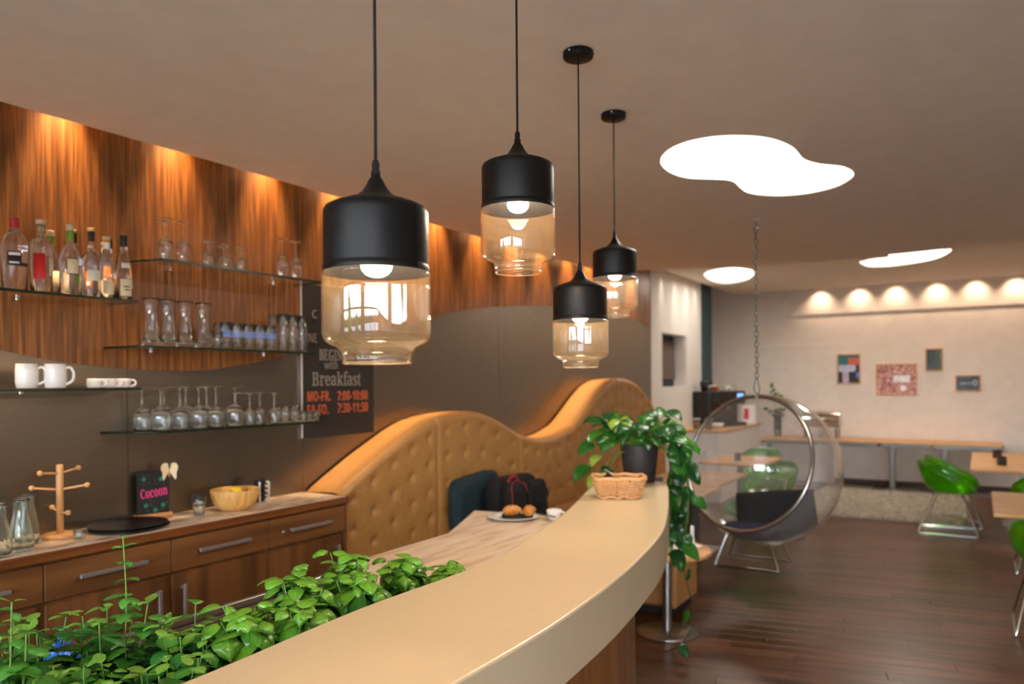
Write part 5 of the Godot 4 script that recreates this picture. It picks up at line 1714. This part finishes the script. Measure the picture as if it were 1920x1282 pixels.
func build_dining():
	# round pedestal table at the end of the bar
	var r = thing("side_table", "small round side table with steel foot at the bar's end", "table", Vector3(-1.83, 0, -4.9))
	part("table_top", lathe([Vector2(0, 0.545), Vector2(0.295, 0.545), Vector2(0.298, 0.548), Vector2(0.298, 0.572), Vector2(0.294, 0.576), Vector2(0, 0.576)], 64), M.beech, r)
	part("column", lathe([Vector2(0.03, 0.014), Vector2(0.03, 0.545)], 24), M.brushed, r)
	part("base_plate", lathe([Vector2(0, 0), Vector2(0.205, 0), Vector2(0.21, 0.004), Vector2(0.206, 0.01), Vector2(0.05, 0.016), Vector2(0.0, 0.016)], 56), M.brushed, r)
	var bk = thing("menu_booklet", "open white menu booklet on the round side table", "booklet", Vector3(-1.81, 0.5765, -5.0), 0.9)
	part("page", box(Vector3(-0.15, 0.0, -0.1), Vector3(0.0, 0.006, 0.1), 0.001), M.paper, bk)
	part("page", box(Vector3(0.0, 0.0, -0.1), Vector3(0.15, 0.009, 0.1), 0.001), M.paper, bk)
	var cs = thing("table_card", "narrow white card standing upright on the round side table", "card", Vector3(-1.72, 0.5765, -5.1), 0.5)
	part("foot", cbox(0.06, 0.008, 0.05, 0.002), M.white_laminate, cs)
	part("card", box(Vector3(-0.01, 0.008, -0.004), Vector3(0.015, 0.13, 0.0), 0.0006), M.paper, cs)
	var ot = thing("seat_block", "tan upholstered seat block behind the round side table", "stool", Vector3(-2.14, 0, -5.46))
	part("cushion", box(Vector3(-0.26, 0.06, -0.24), Vector3(0.26, 0.5, 0.24), 0.02), M.leather, ot)
	part("plinth", box(Vector3(-0.22, 0, -0.2), Vector3(0.22, 0.06, 0.2)), M.panel_back, ot)
	bubble_chair()
	# tables and chairs
	dining_table("square beech table farthest left, with the dark candle box", Vector3(-2.53, 0, -9.38), 0.76, 0.98)
	dining_table("beech table in the middle of the left row, seen through the bubble", Vector3(-2.48, 0, -7.46), 0.78, 1.1)
	dining_table("beech table nearest the bar in the left row", Vector3(-2.43, 0, -6.57), 0.78, 0.64)
	dining_table("long beech table on the right in front of the far wall", Vector3(0.42, 0, -10.65), 1.04, 2.3)
	dining_table("beech table cut by the right edge of the picture", Vector3(0.55, 0, -7.1), 0.95, 1.25)
	chair("green chair behind the bubble chair, facing the left tables", Vector3(-1.83, 0, -7.14), PI / 2)
	chair("green chair on the far side of the farthest left table", Vector3(-2.5, 0, -10.15), 0.0 + PI)
	chair("green chair between the farthest and the middle left tables", Vector3(-1.98, 0, -8.42), 2.6)
	chair("green chair half hidden by the hanging pothos", Vector3(-2.6, 0, -5.98), 0.0)
	chair("green chair in front on the right, back to the rug", Vector3(-0.31, 0, -9.71), -PI / 2)
	chair("green chair behind the front one on the right", Vector3(-0.27, 0, -10.28), -PI / 2)
	chair("green chair at the right edge of the picture with its back to the viewer", Vector3(0.43, 0, -6.28), 0.0)
	chair("green chair beyond the table at the right edge", Vector3(0.5, 0, -8.15), PI)
	candle_box("dark red candle box on the farthest left table", Vector3(-2.52, 0.7405, -9.2), M.candle_box)
	candle_box("brown candle box on the middle left table", Vector3(-2.76, 0.7405, -7.6), M.candle_box_dark)
	candle_box("brown candle box on the left table nearest the bar", Vector3(-2.5, 0.7405, -6.5), M.candle_box_dark)
	candle_box("dark red candle box on the long right table, the farther one", Vector3(0.17, 0.7405, -11.0), M.candle_box)
	candle_box("black candle box on the long right table, the nearer one", Vector3(0.2, 0.7405, -10.1), M.candle_box_dark)
	# shaggy rug
	var rg = thing("shag_rug", "shaggy beige rug on the dark floor before the far wall", "rug", Vector3(-1.1, 0, -11.25))
	part("backing", box(Vector3(-0.95, 0.0005, -1.15), Vector3(0.92, 0.018, 1.15), 0.004), M.rug, rg)
	var st := mb()
	st.set_smooth_group(-1)
	for k in 5:
		var a := TAU * k / 5
		var d := Vector3(cos(a), 0, sin(a))
		var n := Vector3(-sin(a), 0, cos(a)) * 0.006
		quad(st, d * 0.004 - n, d * 0.004 + n, d * 0.03 + n * 0.6 + Vector3(0, 0.045, 0), d * 0.03 - n * 0.6 + Vector3(0, 0.045, 0))
	var mm := MultiMesh.new()
	mm.transform_format = MultiMesh.TRANSFORM_3D
	mm.use_colors = true
	mm.mesh = done(st)
	var nx := 92
	var nz := 112
	mm.instance_count = nx * nz
	var q := RandomNumberGenerator.new()
	q.seed = 9
	for i in nx:
		for j in nz:
			var x := lerpf(-0.95, 0.92, (i + q.randf()) / nx)
			var z := lerpf(-1.15, 1.15, (j + q.randf()) / nz)
			var s := q.randf_range(0.7, 1.3)
			mm.set_instance_transform(i * nz + j, Transform3D(Basis(Vector3(q.randf_range(-1, 1), 2, q.randf_range(-1, 1)).normalized(), q.randf() * TAU).scaled(Vector3(s, s, s)), Vector3(x, 0.016, z)))
			var tone := rgb(176, 160, 138).lerp(rgb(234, 223, 205), q.randf())
			mm.set_instance_color(i * nz + j, tone.srgb_to_linear())
	var mi := MultiMeshInstance3D.new()
	mi.name = "pile"
	mi.multimesh = mm
	mi.material_override = M.pile
	mi.set_meta("kind", "stuff")
	rg.add_child(mi, true)

func bubble_chair():
	var hook := Vector3(-1.483, CEIL, -5.98)
	var b = thing("bubble_chair", "clear acrylic bubble chair hanging from the ceiling on a chain", "chair", hook)
	# ring frame: its opening looks to the camera and left, tipped back
	var right := Vector3(0.8471, 0, -0.5314)
	var fwd := Vector3(-0.5314, 0, -0.8471)
	var yaw := deg_to_rad(50.0)
	var bulge := (fwd * cos(yaw) + right * sin(yaw)).normalized()      # where the shell swells
	var across := bulge.cross(Vector3.UP).normalized()
	var tilt := deg_to_rad(17.0)
	var nrm := bulge * cos(tilt) - Vector3.UP * sin(tilt)
	var up := Vector3.UP * cos(tilt) + bulge * sin(tilt)
	var rr := 0.53
	var top := Vector3(0, 1.597 - CEIL, 0)
	var c := top - up * rr
	var d := 0.24
	var rho := sqrt(rr * rr + d * d)
	var sc := c + nrm * d
	var ring := []
	for i in 72:
		var a := TAU * i / 72
		ring.append(c + (across * cos(a) + up * sin(a)) * rr)
	part("ring_frame", tube(ring, 0.0165, 12, true), M.ring_metal, b)
	# blown shell from the ring round the back
	var amax := PI - acos(d / rho)
	var f := func(u: float, v: float) -> Vector3:
		var a := u * TAU
		var t := v * amax
		return sc + (nrm * cos(t) + (across * cos(a) - up * sin(a)) * sin(t)) * rho
	part("acrylic_shell", grid(64, 28, f), M.acrylic, b)
	var f2 := func(u: float, v: float) -> Vector3: return sc + (f.call(u, v) - sc) * 1.012
	part("acrylic_skin", grid(64, 28, f2), M.acrylic, b)
	# ceiling hook, chain, clasp
	part("ceiling_hook", tube(smooth_path([Vector3(0, 0, 0), Vector3(0, -0.03, 0), Vector3(0.02, -0.05, 0), Vector3(0.0, -0.075, 0), Vector3(-0.02, -0.055, 0)], 5), 0.006, 8), M.chrome, b)
	part("hook_plate", lathe([Vector2(0, -0.008), Vector2(0.03, -0.007), Vector2(0.034, -0.003), Vector2(0.034, 0), Vector2(0, 0)], 24), M.white_paint, b)
	var lk := []
	for i in 20:
		var a := TAU * i / 20
		lk.append(Vector3(cos(a) * 0.0125, sin(a) * 0.016 + signf(sin(a)) * 0.009, 0))
	var link := tube(lk, 0.0042, 6, true)
	var y := -0.085
	var k := 0
	while y > top.y + 0.13:
		part("link", link, M.dull_metal, b, Vector3(0, y, 0), Vector3(0, 0.5 + (PI / 2 if k % 2 else 0.0), 0))
		y -= 0.0405
		k += 1
	part("carabiner", tube(smooth_path([Vector3(0, y + 0.025, 0), Vector3(-0.02, y - 0.03, 0), Vector3(-0.022, top.y + 0.05, 0), Vector3(0, top.y + 0.02, 0), Vector3(0.02, top.y + 0.05, 0), Vector3(0.012, y - 0.03, 0)], 6, true), 0.005, 8, true), M.dull_metal, b)
	part("clasp", box(Vector3(-0.014, top.y - 0.02, -0.022), Vector3(0.014, top.y + 0.03, 0.022), 0.005), M.dull_metal, b)
	# loose cushions inside, pressed into the round of the shell
	var o := hook + sc
	var inside := rho - 0.008
	var press := func(at: Vector3, bs: Basis) -> Callable:
		return func(q: Vector3) -> Vector3:
			var w: Vector3 = at + bs * q
			if w.length() > inside:
				w = w.normalized() * inside
			return w - at
	var at1 := Vector3(0, -0.47, 0) - right * 0.15 - fwd * 0.04
	var b1 := Basis(across, Vector3.UP, across.cross(Vector3.UP)) * Basis(Vector3(0, 0, 1), 0.1)
	var seat = thing("seat_cushion", "dark navy seat cushion in the bottom of the bubble chair", "cushion", o + at1)
	part("cushion", pillow(0.5, 0.13, 0.52, 18, 0.05, press.call(at1, b1)), M.navy_fabric, seat)
	var at2 := Vector3(0, -0.365, 0) + right * 0.1 - fwd * 0.0
	var pu := (Vector3.UP * 0.75 - fwd * 0.6 - right * 0.3).normalized()
	var px := (right + Vector3.UP * 0.36 - fwd * 0.6).normalized()
	px = (px - pu * px.dot(pu)).normalized()
	var bp = thing("throw_pillow", "large black throw pillow leaning in the right of the bubble chair", "cushion", o + at2)
	part("pillow", pillow(0.6, 0.17, 0.5, 22, 0.16, press.call(at2, Basis(px, pu, px.cross(pu)))), M.black_fabric, bp)

# ---------------------------------------------------------------- along the far wall
func picture(label: String, x0: float, x1: float, y0: float, y1: float, tex):
	var t = thing("framed_picture", label, "picture", Vector3((x0 + x1) / 2, (y0 + y1) / 2, FAR))
	var w := (x1 - x0) / 2
	var h := (y1 - y0) / 2
	var e := 0.016
	part("frame", box(Vector3(-w, -h, 0), Vector3(-w + e, h, 0.03), 0.002), M.light_wood, t)
	part("frame", box(Vector3(w - e, -h, 0), Vector3(w, h, 0.03), 0.002), M.light_wood, t)
	part("frame", box(Vector3(-w + e, h - e, 0), Vector3(w - e, h, 0.03), 0.002), M.light_wood, t)
	part("frame", box(Vector3(-w + e, -h, 0), Vector3(w - e, -h + e, 0.03), 0.002), M.light_wood, t)
	var m := StandardMaterial3D.new()
	m.resource_name = "print"
	m.albedo_texture = tex
	m.roughness = 0.35
	var qm := PlaneMesh.new()
	qm.size = Vector2(2 * (w - e), 2 * (h - e))
	qm.orientation = PlaneMesh.FACE_Z
	part("print", qm, m, t, Vector3(0, 0, 0.022))
	part("backing", box(Vector3(-w + e, -h + e, 0.0), Vector3(w - e, h - e, 0.02)), M.panel_back, t)

func print_image(kind: int) -> ImageTexture:
	var w := 160
	var h := 160
	var im := Image.create(w, h, false, Image.FORMAT_RGB8)
	var n := FastNoiseLite.new()
	n.seed = 90 + kind
	n.frequency = 0.03
	var cell := FastNoiseLite.new()
	cell.noise_type = FastNoiseLite.TYPE_CELLULAR
	cell.seed = 12
	cell.frequency = 0.05
	cell.cellular_return_type = FastNoiseLite.RETURN_DISTANCE2_SUB
	for y in h:
		for x in w:
			var a := n.get_noise_2d(x, y)
			var b := n.get_noise_2d(x * 3 + 400, y * 3)
			var c := Color.BLACK
			var u := float(x) / w
			var v := float(y) / h
			if kind == 0:
				c = rgb(12, 14, 26)
				if v < 0.36:
					c = rgb(20, 82, 84).lerp(rgb(60, 150, 150), clampf(b + 0.4, 0, 1))
					if u > 0.48 and v > 0.1:
						c = rgb(196, 66, 50).lerp(rgb(250, 160, 130), clampf(b + 0.3, 0, 1))
				elif v < 0.6 and u < 0.85 - 0.3 * absf(v - 0.48):
					c = rgb(210, 214, 240) if b > -0.25 else rgb(40, 44, 80)
				elif u > 0.2 and u < 0.5 and absf(b) < 0.35:
					c = rgb(214, 190, 230)
				elif u > 0.85 and absf(v - 0.72) < 0.1:
					c = rgb(110, 120, 220)
			elif kind == 1:
				var d := clampf(cell.get_noise_2d(x, y) + 1.0, 0, 1)
				c = rgb(120, 52, 58).lerp(rgb(232, 176, 160), clampf(d * 2.4 + a * 0.5, 0, 1))
				if u > 0.42 and u < 0.86 and absf(v - 0.48) < 0.12 and b > -0.3:
					c = rgb(246, 244, 250)
				if Vector2(u - 0.68, v - 0.8).length() < 0.09:
					c = rgb(250, 248, 250)
			elif kind == 2:
				c = rgb(24, 36, 40).lerp(rgb(90, 130, 80), clampf(a * 1.2 + (u - 0.5) * 1.2, 0, 1))
				if v > 0.7 and u < 0.5:
					c = c.lerp(rgb(90, 110, 160), clampf(b + 0.2, 0, 1))
			else:
				c = rgb(18, 24, 30).lerp(rgb(30, 70, 86), clampf((0.6 - u) + a, 0, 1))
				if absf(v - 0.52) < 0.09 and u > 0.12 and u < 0.7 and b > 0.05:
					c = rgb(190, 196, 200)
				if absf(Vector2(u - 0.8, (v - 0.48) * 0.6).length() - 0.09) < 0.02:
					c = rgb(190, 196, 200)
				if v < 0.2 and u < 0.6 and b > 0.1:
					c = rgb(100, 112, 118)
			im.set_pixel(x, y, c)
	return ImageTexture.create_from_image(im)

func build_far_things():
	picture("upright dark picture with teal and red, leftmost on the far wall", -2.019, -1.669, 1.654, 2.148, print_image(0))
	picture("largest picture on the far wall, pink pebbles with white lettering", -1.433, -0.852, 1.472, 1.972, print_image(1))
	picture("small upright dark green picture, highest on the far wall", -0.731, -0.491, 1.848, 2.204, print_image(2))
	picture("small wide dark blue picture, rightmost on the far wall", -0.328, 0.007, 1.532, 1.78, print_image(3))
	# a row of long beech tables against the wall
	var xs := [-3.15, -2.2, -1.32, -0.62, 0.27]
	var lab := ["leftmost long table by the far wall, under the flower vase", "long table by the far wall under the chafing dish", "long table by the far wall below the large pink picture", "rightmost long table by the far wall behind the green chairs"]
	for k in 4:
		var x0: float = xs[k]
		var x1: float = xs[k + 1]
		var t = thing("wall_table", lab[k], "table", Vector3((x0 + x1) / 2, 0, -13.05), 0.0, "long tables by the far wall")
		var w := (x1 - x0) / 2
		part("table_top", box(Vector3(-w + 0.001, 0.742, -0.37), Vector3(w - 0.001, 0.77, 0.37), 0.003), M.beech, t)
		part("apron", box(Vector3(-w + 0.03, 0.68, -0.33), Vector3(w - 0.03, 0.742, 0.3)), M.dull_metal, t)
		for s in [-1.0, 1.0]:
			if s < 0:
				part("leg", box(Vector3(s * (w - 0.17) - 0.04, 0.0, 0.2), Vector3(s * (w - 0.17) + 0.04, 0.68, 0.28), 0.004), M.dull_metal, t)
		part("foot_plate", box(Vector3(-0.3, 0.0, -0.25), Vector3(0.3, 0.01, 0.19), 0.003), M.brushed, t)
	# chafing dish
	var c = thing("chafing_dish", "steel chafing dish with roll-top lid on the long table", "chafing dish", Vector3(-2.2, 0.7705, -13.05))
	part("lid", grid(24, 16, func(u: float, v: float) -> Vector3:
		var a := v * PI
		return Vector3(lerpf(-0.28, 0.28, u), 0.24 + 0.2 * sin(a), 0.17 * cos(a))), M.chrome, c)
	for s in [-1.0, 1.0]:
		part("lid_end", half_disc(0.17, 0.2, 0.004), M.chrome, c, Vector3(0.28 * s, 0.24, 0))
		part("leg", box(Vector3(0.24 * s - 0.012, 0, 0.13), Vector3(0.24 * s + 0.012, 0.2, 0.155), 0.003), M.chrome, c)
		part("leg", box(Vector3(0.24 * s - 0.012, 0, -0.155), Vector3(0.24 * s + 0.012, 0.2, -0.13), 0.003), M.chrome, c)
	part("pan", box(Vector3(-0.29, 0.19, -0.18), Vector3(0.29, 0.24, 0.18), 0.008), M.chrome, c)
	part("handle", tube([Vector3(-0.15, 0.33, 0.19), Vector3(0.15, 0.33, 0.19)], 0.01, 8), M.chrome, c)
	part("foot_rail", tube([Vector3(-0.24, 0.04, 0.142), Vector3(0.24, 0.04, 0.142)], 0.008, 8), M.chrome, c)
	part("burner", cyl(0.045, 0.0, 0.07), M.brushed, c)
	# vase with flowers
	var v = thing("flower_vase", "tall glass vase with loose flowers on the leftmost long table", "vase", Vector3(-2.9, 0.7705, -13.05))
	part("vase", lathe([Vector2(0, 0.001), Vector2(0.055, 0.001), Vector2(0.058, 0.01), Vector2(0.064, 0.36), Vector2(0.061, 0.36), Vector2(0.052, 0.02), Vector2(0, 0.016)], 28), M.thick_glass, v)
	var lf := leaf_mesh(0.07, 0.045, 0, 0.4, 0.1, 77)
	var ends := [[-0.08, 0.82], [-0.06, 0.7], [0.1, 0.66], [0.16, 0.6], [-0.14, 0.46], [0.0, 0.46], [0.06, 0.44], [-0.04, 0.44]]
	for e in ends:
		var q := Vector3(e[0], e[1], 0.03)
		part("stem", tube([Vector3(e[0] * -0.2, 0.02, 0), Vector3(e[0] * 0.25, 0.34, 0), q], 0.003, 5), M.stem_green, v)
		for k in 3:
			put_leaf(v, lf, M.pothos_c if k else M.basil_c, q - Vector3(0, 0.04 * k, 0), Vector3(cos(k * 2.1 + e[0] * 20), 0.2, sin(k * 2.1)), Vector3(0, 0.5, 1), 1.4)
	for e in [[0.16, 0.63, M.pothos_d], [0.0, 0.42, M.label_red], [0.05, 0.4, M.chalk_orange]]:
		part("blossom", lathe([Vector2(0, -0.02), Vector2(0.022, -0.012), Vector2(0.034, 0.008), Vector2(0.026, 0.018), Vector2(0, 0.012)], 9), e[2], v, Vector3(e[0], e[1], 0.03))
	# white buffet along the left wall with the coffee machine
	var bf = thing("buffet_counter", "white buffet counter with wooden top near the left far corner", "counter", Vector3(-3.42, 0, -11.6))
	part("carcass", box(Vector3(-0.33, 0.0, -1.15), Vector3(0.3, 0.98, 1.15)), M.white_laminate, bf)
	part("top", box(Vector3(-0.34, 0.98, -1.17), Vector3(0.33, 1.02, 1.17), 0.004), M.beech, bf)
	for k in 3:
		part("door", box(Vector3(0.3, 0.08, -1.14 + k * 0.765), Vector3(0.318, 0.96, -0.39 + k * 0.765), 0.003), M.white_laminate, bf)
	coffee_machine()
	var jar := lathe(beaker(0.14, 0.05, 0.055, 0.004), 20)
	for p in [[-3.3, -10.55, "glass jar of brown cereal at the near end of the buffet"], [-3.5, -10.62, "glass jar behind the cereal jar on the buffet"]]:
		var t = thing("storage_jar", p[2], "jar", Vector3(p[0], 1.0205, p[1]), 0.0, "jars on the buffet")
		part("glass_body", jar, M.thick_glass, t)
		part("contents", cyl(0.044, 0.012, 0.1), M.wicker_dark, t)
		part("lid", cyl(0.056, 0.1415, 0.155), M.white_laminate, t)
	var bowl := lathe([Vector2(0, 0.001), Vector2(0.05, 0.001), Vector2(0.1, 0.04), Vector2(0.12, 0.075), Vector2(0.116, 0.076), Vector2(0.095, 0.044), Vector2(0, 0.012)], 30)
	single("serving_bowl", bowl, M.white_china, "white serving bowl on the buffet beside the jars", "bowl", Vector3(-3.28, 1.0205, -10.85))
	var mc = thing("menu_holder", "red and white menu card standing on the buffet", "sign", Vector3(-3.2, 1.0205, -12.35), 0.6)
	part("card", box(Vector3(-0.11, 0.0, -0.006), Vector3(0.11, 0.3, 0.006), 0.002), M.paper, mc)
	part("red_print", box(Vector3(-0.08, 0.07, 0.006), Vector3(0.0, 0.25, 0.0075)), M.label_red, mc)

func half_disc(rz: float, ry: float, th: float) -> ArrayMesh:
	var p := PackedVector2Array()
	for i in 17:
		var a := PI * i / 16
		p.append(Vector2(cos(a) * rz, sin(a) * ry))
	return wall_prism(p, -th / 2, th / 2)

func coffee_machine():
	var m = thing("coffee_machine", "black coffee machine with a blue display on the buffet", "coffee machine", Vector3(-3.45, 1.0205, -11.55), PI / 2 - 0.35)
	part("body", box(Vector3(-0.36, 0.06, -0.25), Vector3(0.36, 0.54, 0.1), 0.015), M.black_plastic, m)
	part("head", box(Vector3(-0.36, 0.34, 0.1), Vector3(0.36, 0.54, 0.24), 0.015), M.black_plastic, m)
	part("drip_base", box(Vector3(-0.36, 0.0, -0.25), Vector3(0.36, 0.06, 0.26), 0.01), M.black_plastic, m)
	part("display", box(Vector3(0.14, 0.4, 0.24), Vector3(0.29, 0.5, 0.246), 0.002), M.screen_blue, m)
	part("spout", cyl(0.03, 0.26, 0.34), M.dull_metal, m, Vector3(0.0, 0, 0.17))
	part("bean_hopper", lathe([Vector2(0, 0.54), Vector2(0.08, 0.54), Vector2(0.1, 0.68), Vector2(0.09, 0.7), Vector2(0, 0.7)], 20), M.black_plastic, m, Vector3(-0.2, 0, -0.08))
	part("cup_rail", tube([Vector3(-0.35, 0.62, 0.08), Vector3(0.34, 0.62, 0.08)], 0.008, 6), M.chrome, m)
	for x in [-0.34, 0.0, 0.33]:
		part("rail_post", tube([Vector3(x, 0.53, 0.08), Vector3(x, 0.62, 0.08)], 0.007, 6), M.chrome, m)
	var c := lathe([Vector2(0, 0.001), Vector2(0.03, 0.001), Vector2(0.05, 0.03), Vector2(0.055, 0.09), Vector2(0.052, 0.09), Vector2(0.044, 0.03), Vector2(0, 0.01)], 20)
	var s := Vector3(-3.45, 1.5615, -11.55)
	single("white_cup", c, M.white_china, "white cup on top of the coffee machine", "cup", s + Vector3(0.05, 0, -0.3), Vector3.ZERO)
	single("red_cup", c, M.chalk_orange, "reddish cup on top of the coffee machine", "cup", s + Vector3(-0.08, 0, -0.1), Vector3.ZERO)

# ---------------------------------------------------------------- herbs
func herb_pot(parent, r: float, h: float):
	part("pot", lathe([Vector2(0, 0.0), Vector2(r * 0.75, 0.0), Vector2(r * 0.78, 0.002), Vector2(r, h - 0.01), Vector2(r * 1.06, h - 0.008), Vector2(r * 1.06, h), Vector2(r * 0.96, h), Vector2(r * 0.93, h - 0.012), Vector2(0, h - 0.012)], 20), M.pot_black, parent)
	part("soil", cyl(r * 0.9, h - 0.0125, h - 0.008, 16), M.soil, parent)

func build_herbs():
	var bl := []
	var ml := []
	for k in 5:
		bl.append(leaf_mesh(0.1, 0.074, 0, 0.9 + 0.28 * k, -0.1 - 0.13 * k, 100 + k))
		ml.append(leaf_mesh(0.076, 0.05, 1, 0.35 + 0.25 * k, 0.2 - 0.12 * k, 200 + k))
	var r := RandomNumberGenerator.new()
	r.seed = 33
	var basil := [[-1.58, -2.1, 0.19, "farthest small basil plant at the end of the tray"], [-1.66, -1.95, 0.232, "second basil plant from the far end of the tray"], [-1.74, -1.78, 0.268, "bushy basil plant in the middle of the row"], [-1.62, -1.69, 0.235, "basil plant close to the bar's inner edge"], [-1.72, -1.54, 0.272, "tall basil plant next to the mint"], [-1.6, -1.45, 0.215, "low basil plant by the bar, next to the mint"], [-1.66, -1.32, 0.23, "nearest basil plant, mixed with mint leaves"]]
	for b in basil:
		var p = thing("basil_plant", b[3], "plant", Vector3(b[0], 0.8995, b[1]), 0.0, "basil plants in the drip tray")
		herb_pot(p, 0.052, 0.075)
		var h: float = b[2]
		for s in 12:
			var a := TAU * s / 12 + r.randf_range(-0.3, 0.3)
			var rad := r.randf_range(0.015, 0.085) if s < 10 else 0.01
			var top := Vector3(cos(a) * rad, h * r.randf_range(0.78, 1.0), sin(a) * rad)
			var root := Vector3(cos(a) * 0.02, 0.065, sin(a) * 0.02)
			part("stem", tube([root, root.lerp(top, 0.5) + Vector3(0, 0.01, 0), top], 0.0022, 5), M.stem_green, p)
			for lvl in 3:
				var at := root.lerp(top, [0.45, 0.78, 1.0][lvl])
				var sc: float = [1.0, 1.05, 0.62][lvl] * r.randf_range(0.8, 1.12)
				var aa: float = a + lvl * PI / 2 + r.randf_range(-0.3, 0.3)
				for q in 2:
					var ang: float = aa + PI * q
					var d := Vector3(cos(ang), r.randf_range(-0.5, 0.3) + (0.45 if lvl == 2 else 0.0), sin(ang))
					put_leaf(p, bl[r.randi() % 5], [M.basil_a, M.basil_b, M.basil_a, M.basil_c][r.randi() % 4] if lvl < 2 else M.basil_b, at + d * 0.006, d, Vector3(0, 1, 0), sc)
	var mint := [[-1.72, -1.18, 0.24, 7, "mint plant right of the tall shoot"], [-1.62, -1.06, 0.17, 7, "low mint plant close to the bar"], [-1.85, -1.05, 0.27, 6, "tall mint plant with the highest shoot"], [-1.75, -0.93, 0.2, 8, "dense mint plant in the front"], [-1.95, -0.9, 0.25, 6, "mint plant behind, before the blue bottle"], [-1.82, -0.78, 0.28, 6, "leftmost tall mint plant at the picture's edge"], [-1.66, -0.85, 0.14, 8, "lowest mint plant at the bottom edge of the picture"], [-1.8, -1.22, 0.19, 6, "mint plant between the basil and the tall shoot"]]
	for k in mint.size():
		var b = mint[k]
		var p = thing("mint_plant", b[4], "plant", Vector3(b[0], 0.8995, b[1]), 0.0, "mint plants in the drip tray")
		herb_pot(p, 0.05, 0.07)
		var h: float = b[2]
		for s in b[3] + 4:
			var a: float = TAU * s / (b[3] + 4) + r.randf_range(-0.4, 0.4)
			var rad := r.randf_range(0.03, 0.085)
			var hh := h * r.randf_range(0.62, 1.0)
			if k == 2 and s == 0:
				hh = 0.44
				rad = 0.03
				a = -0.6
			if k == 5 and s == 0:
				hh = 0.36
			var top := Vector3(cos(a) * rad, hh, sin(a) * rad)
			var root := Vector3(cos(a) * 0.02, 0.06, sin(a) * 0.02)
			var mid := root.lerp(top, 0.5) + Vector3(cos(a) * 0.012, 0, sin(a) * 0.012)
			var path := smooth_path([root, mid, top], 5)
			part("stem", tube(path, 0.0019, 5), M.stem_green, p)
			var n := maxi(3, int(hh / 0.042))
			for lvl in n:
				var t := 0.3 + 0.7 * lvl / (n - 1.0)
				var at: Vector3 = path[int(t * (path.size() - 1))]
				var tall := hh > 0.35 and t > 0.5
				var sc := lerpf(1.2, 0.55, pow(t, 3.0)) * r.randf_range(0.8, 1.15) * (0.62 if tall else 1.0)
				var aa: float = a + lvl * PI / 2 + r.randf_range(-0.3, 0.3)
				for q in 2:
					var ang: float = aa + PI * q
					var d := Vector3(cos(ang), r.randf_range(-0.35, 0.5) + (0.5 if lvl == n - 1 else 0.0), sin(ang))
					put_leaf(p, ml[r.randi() % 5], M.mint_c if t > 0.9 else [M.mint_a, M.mint_b, M.mint_a][r.randi() % 3], at + d * 0.005, d, Vector3(0, 1, 0), sc)
	var cl = thing("cleaning_cloth", "crumpled bright blue cleaning cloth behind the mint on the tray", "cloth", Vector3(-2.17, 0.8995, -1.09), 0.3)
	part("cloth", crumpled(0.16, 0.12, 0.1), M.blue_plastic, cl)

func crumpled(sx: float, sy: float, sz: float) -> ArrayMesh:
	var n := FastNoiseLite.new()
	n.seed = 4
	n.frequency = 1.1
	return grid(36, 18, func(u: float, v: float) -> Vector3:
		var a := -u * TAU
		var e := v * PI / 2
		var d := Vector3(cos(a) * cos(e), sin(e), sin(a) * cos(e))
		var k := 0.85 + 0.3 * n.get_noise_3d(d.x * 2, d.y * 2, d.z * 2) + 0.12 * absf(sin(a * 4.0 + v * 5.0))
		return Vector3(d.x * sx / 2, d.y * sy, d.z * sz / 2) * k)
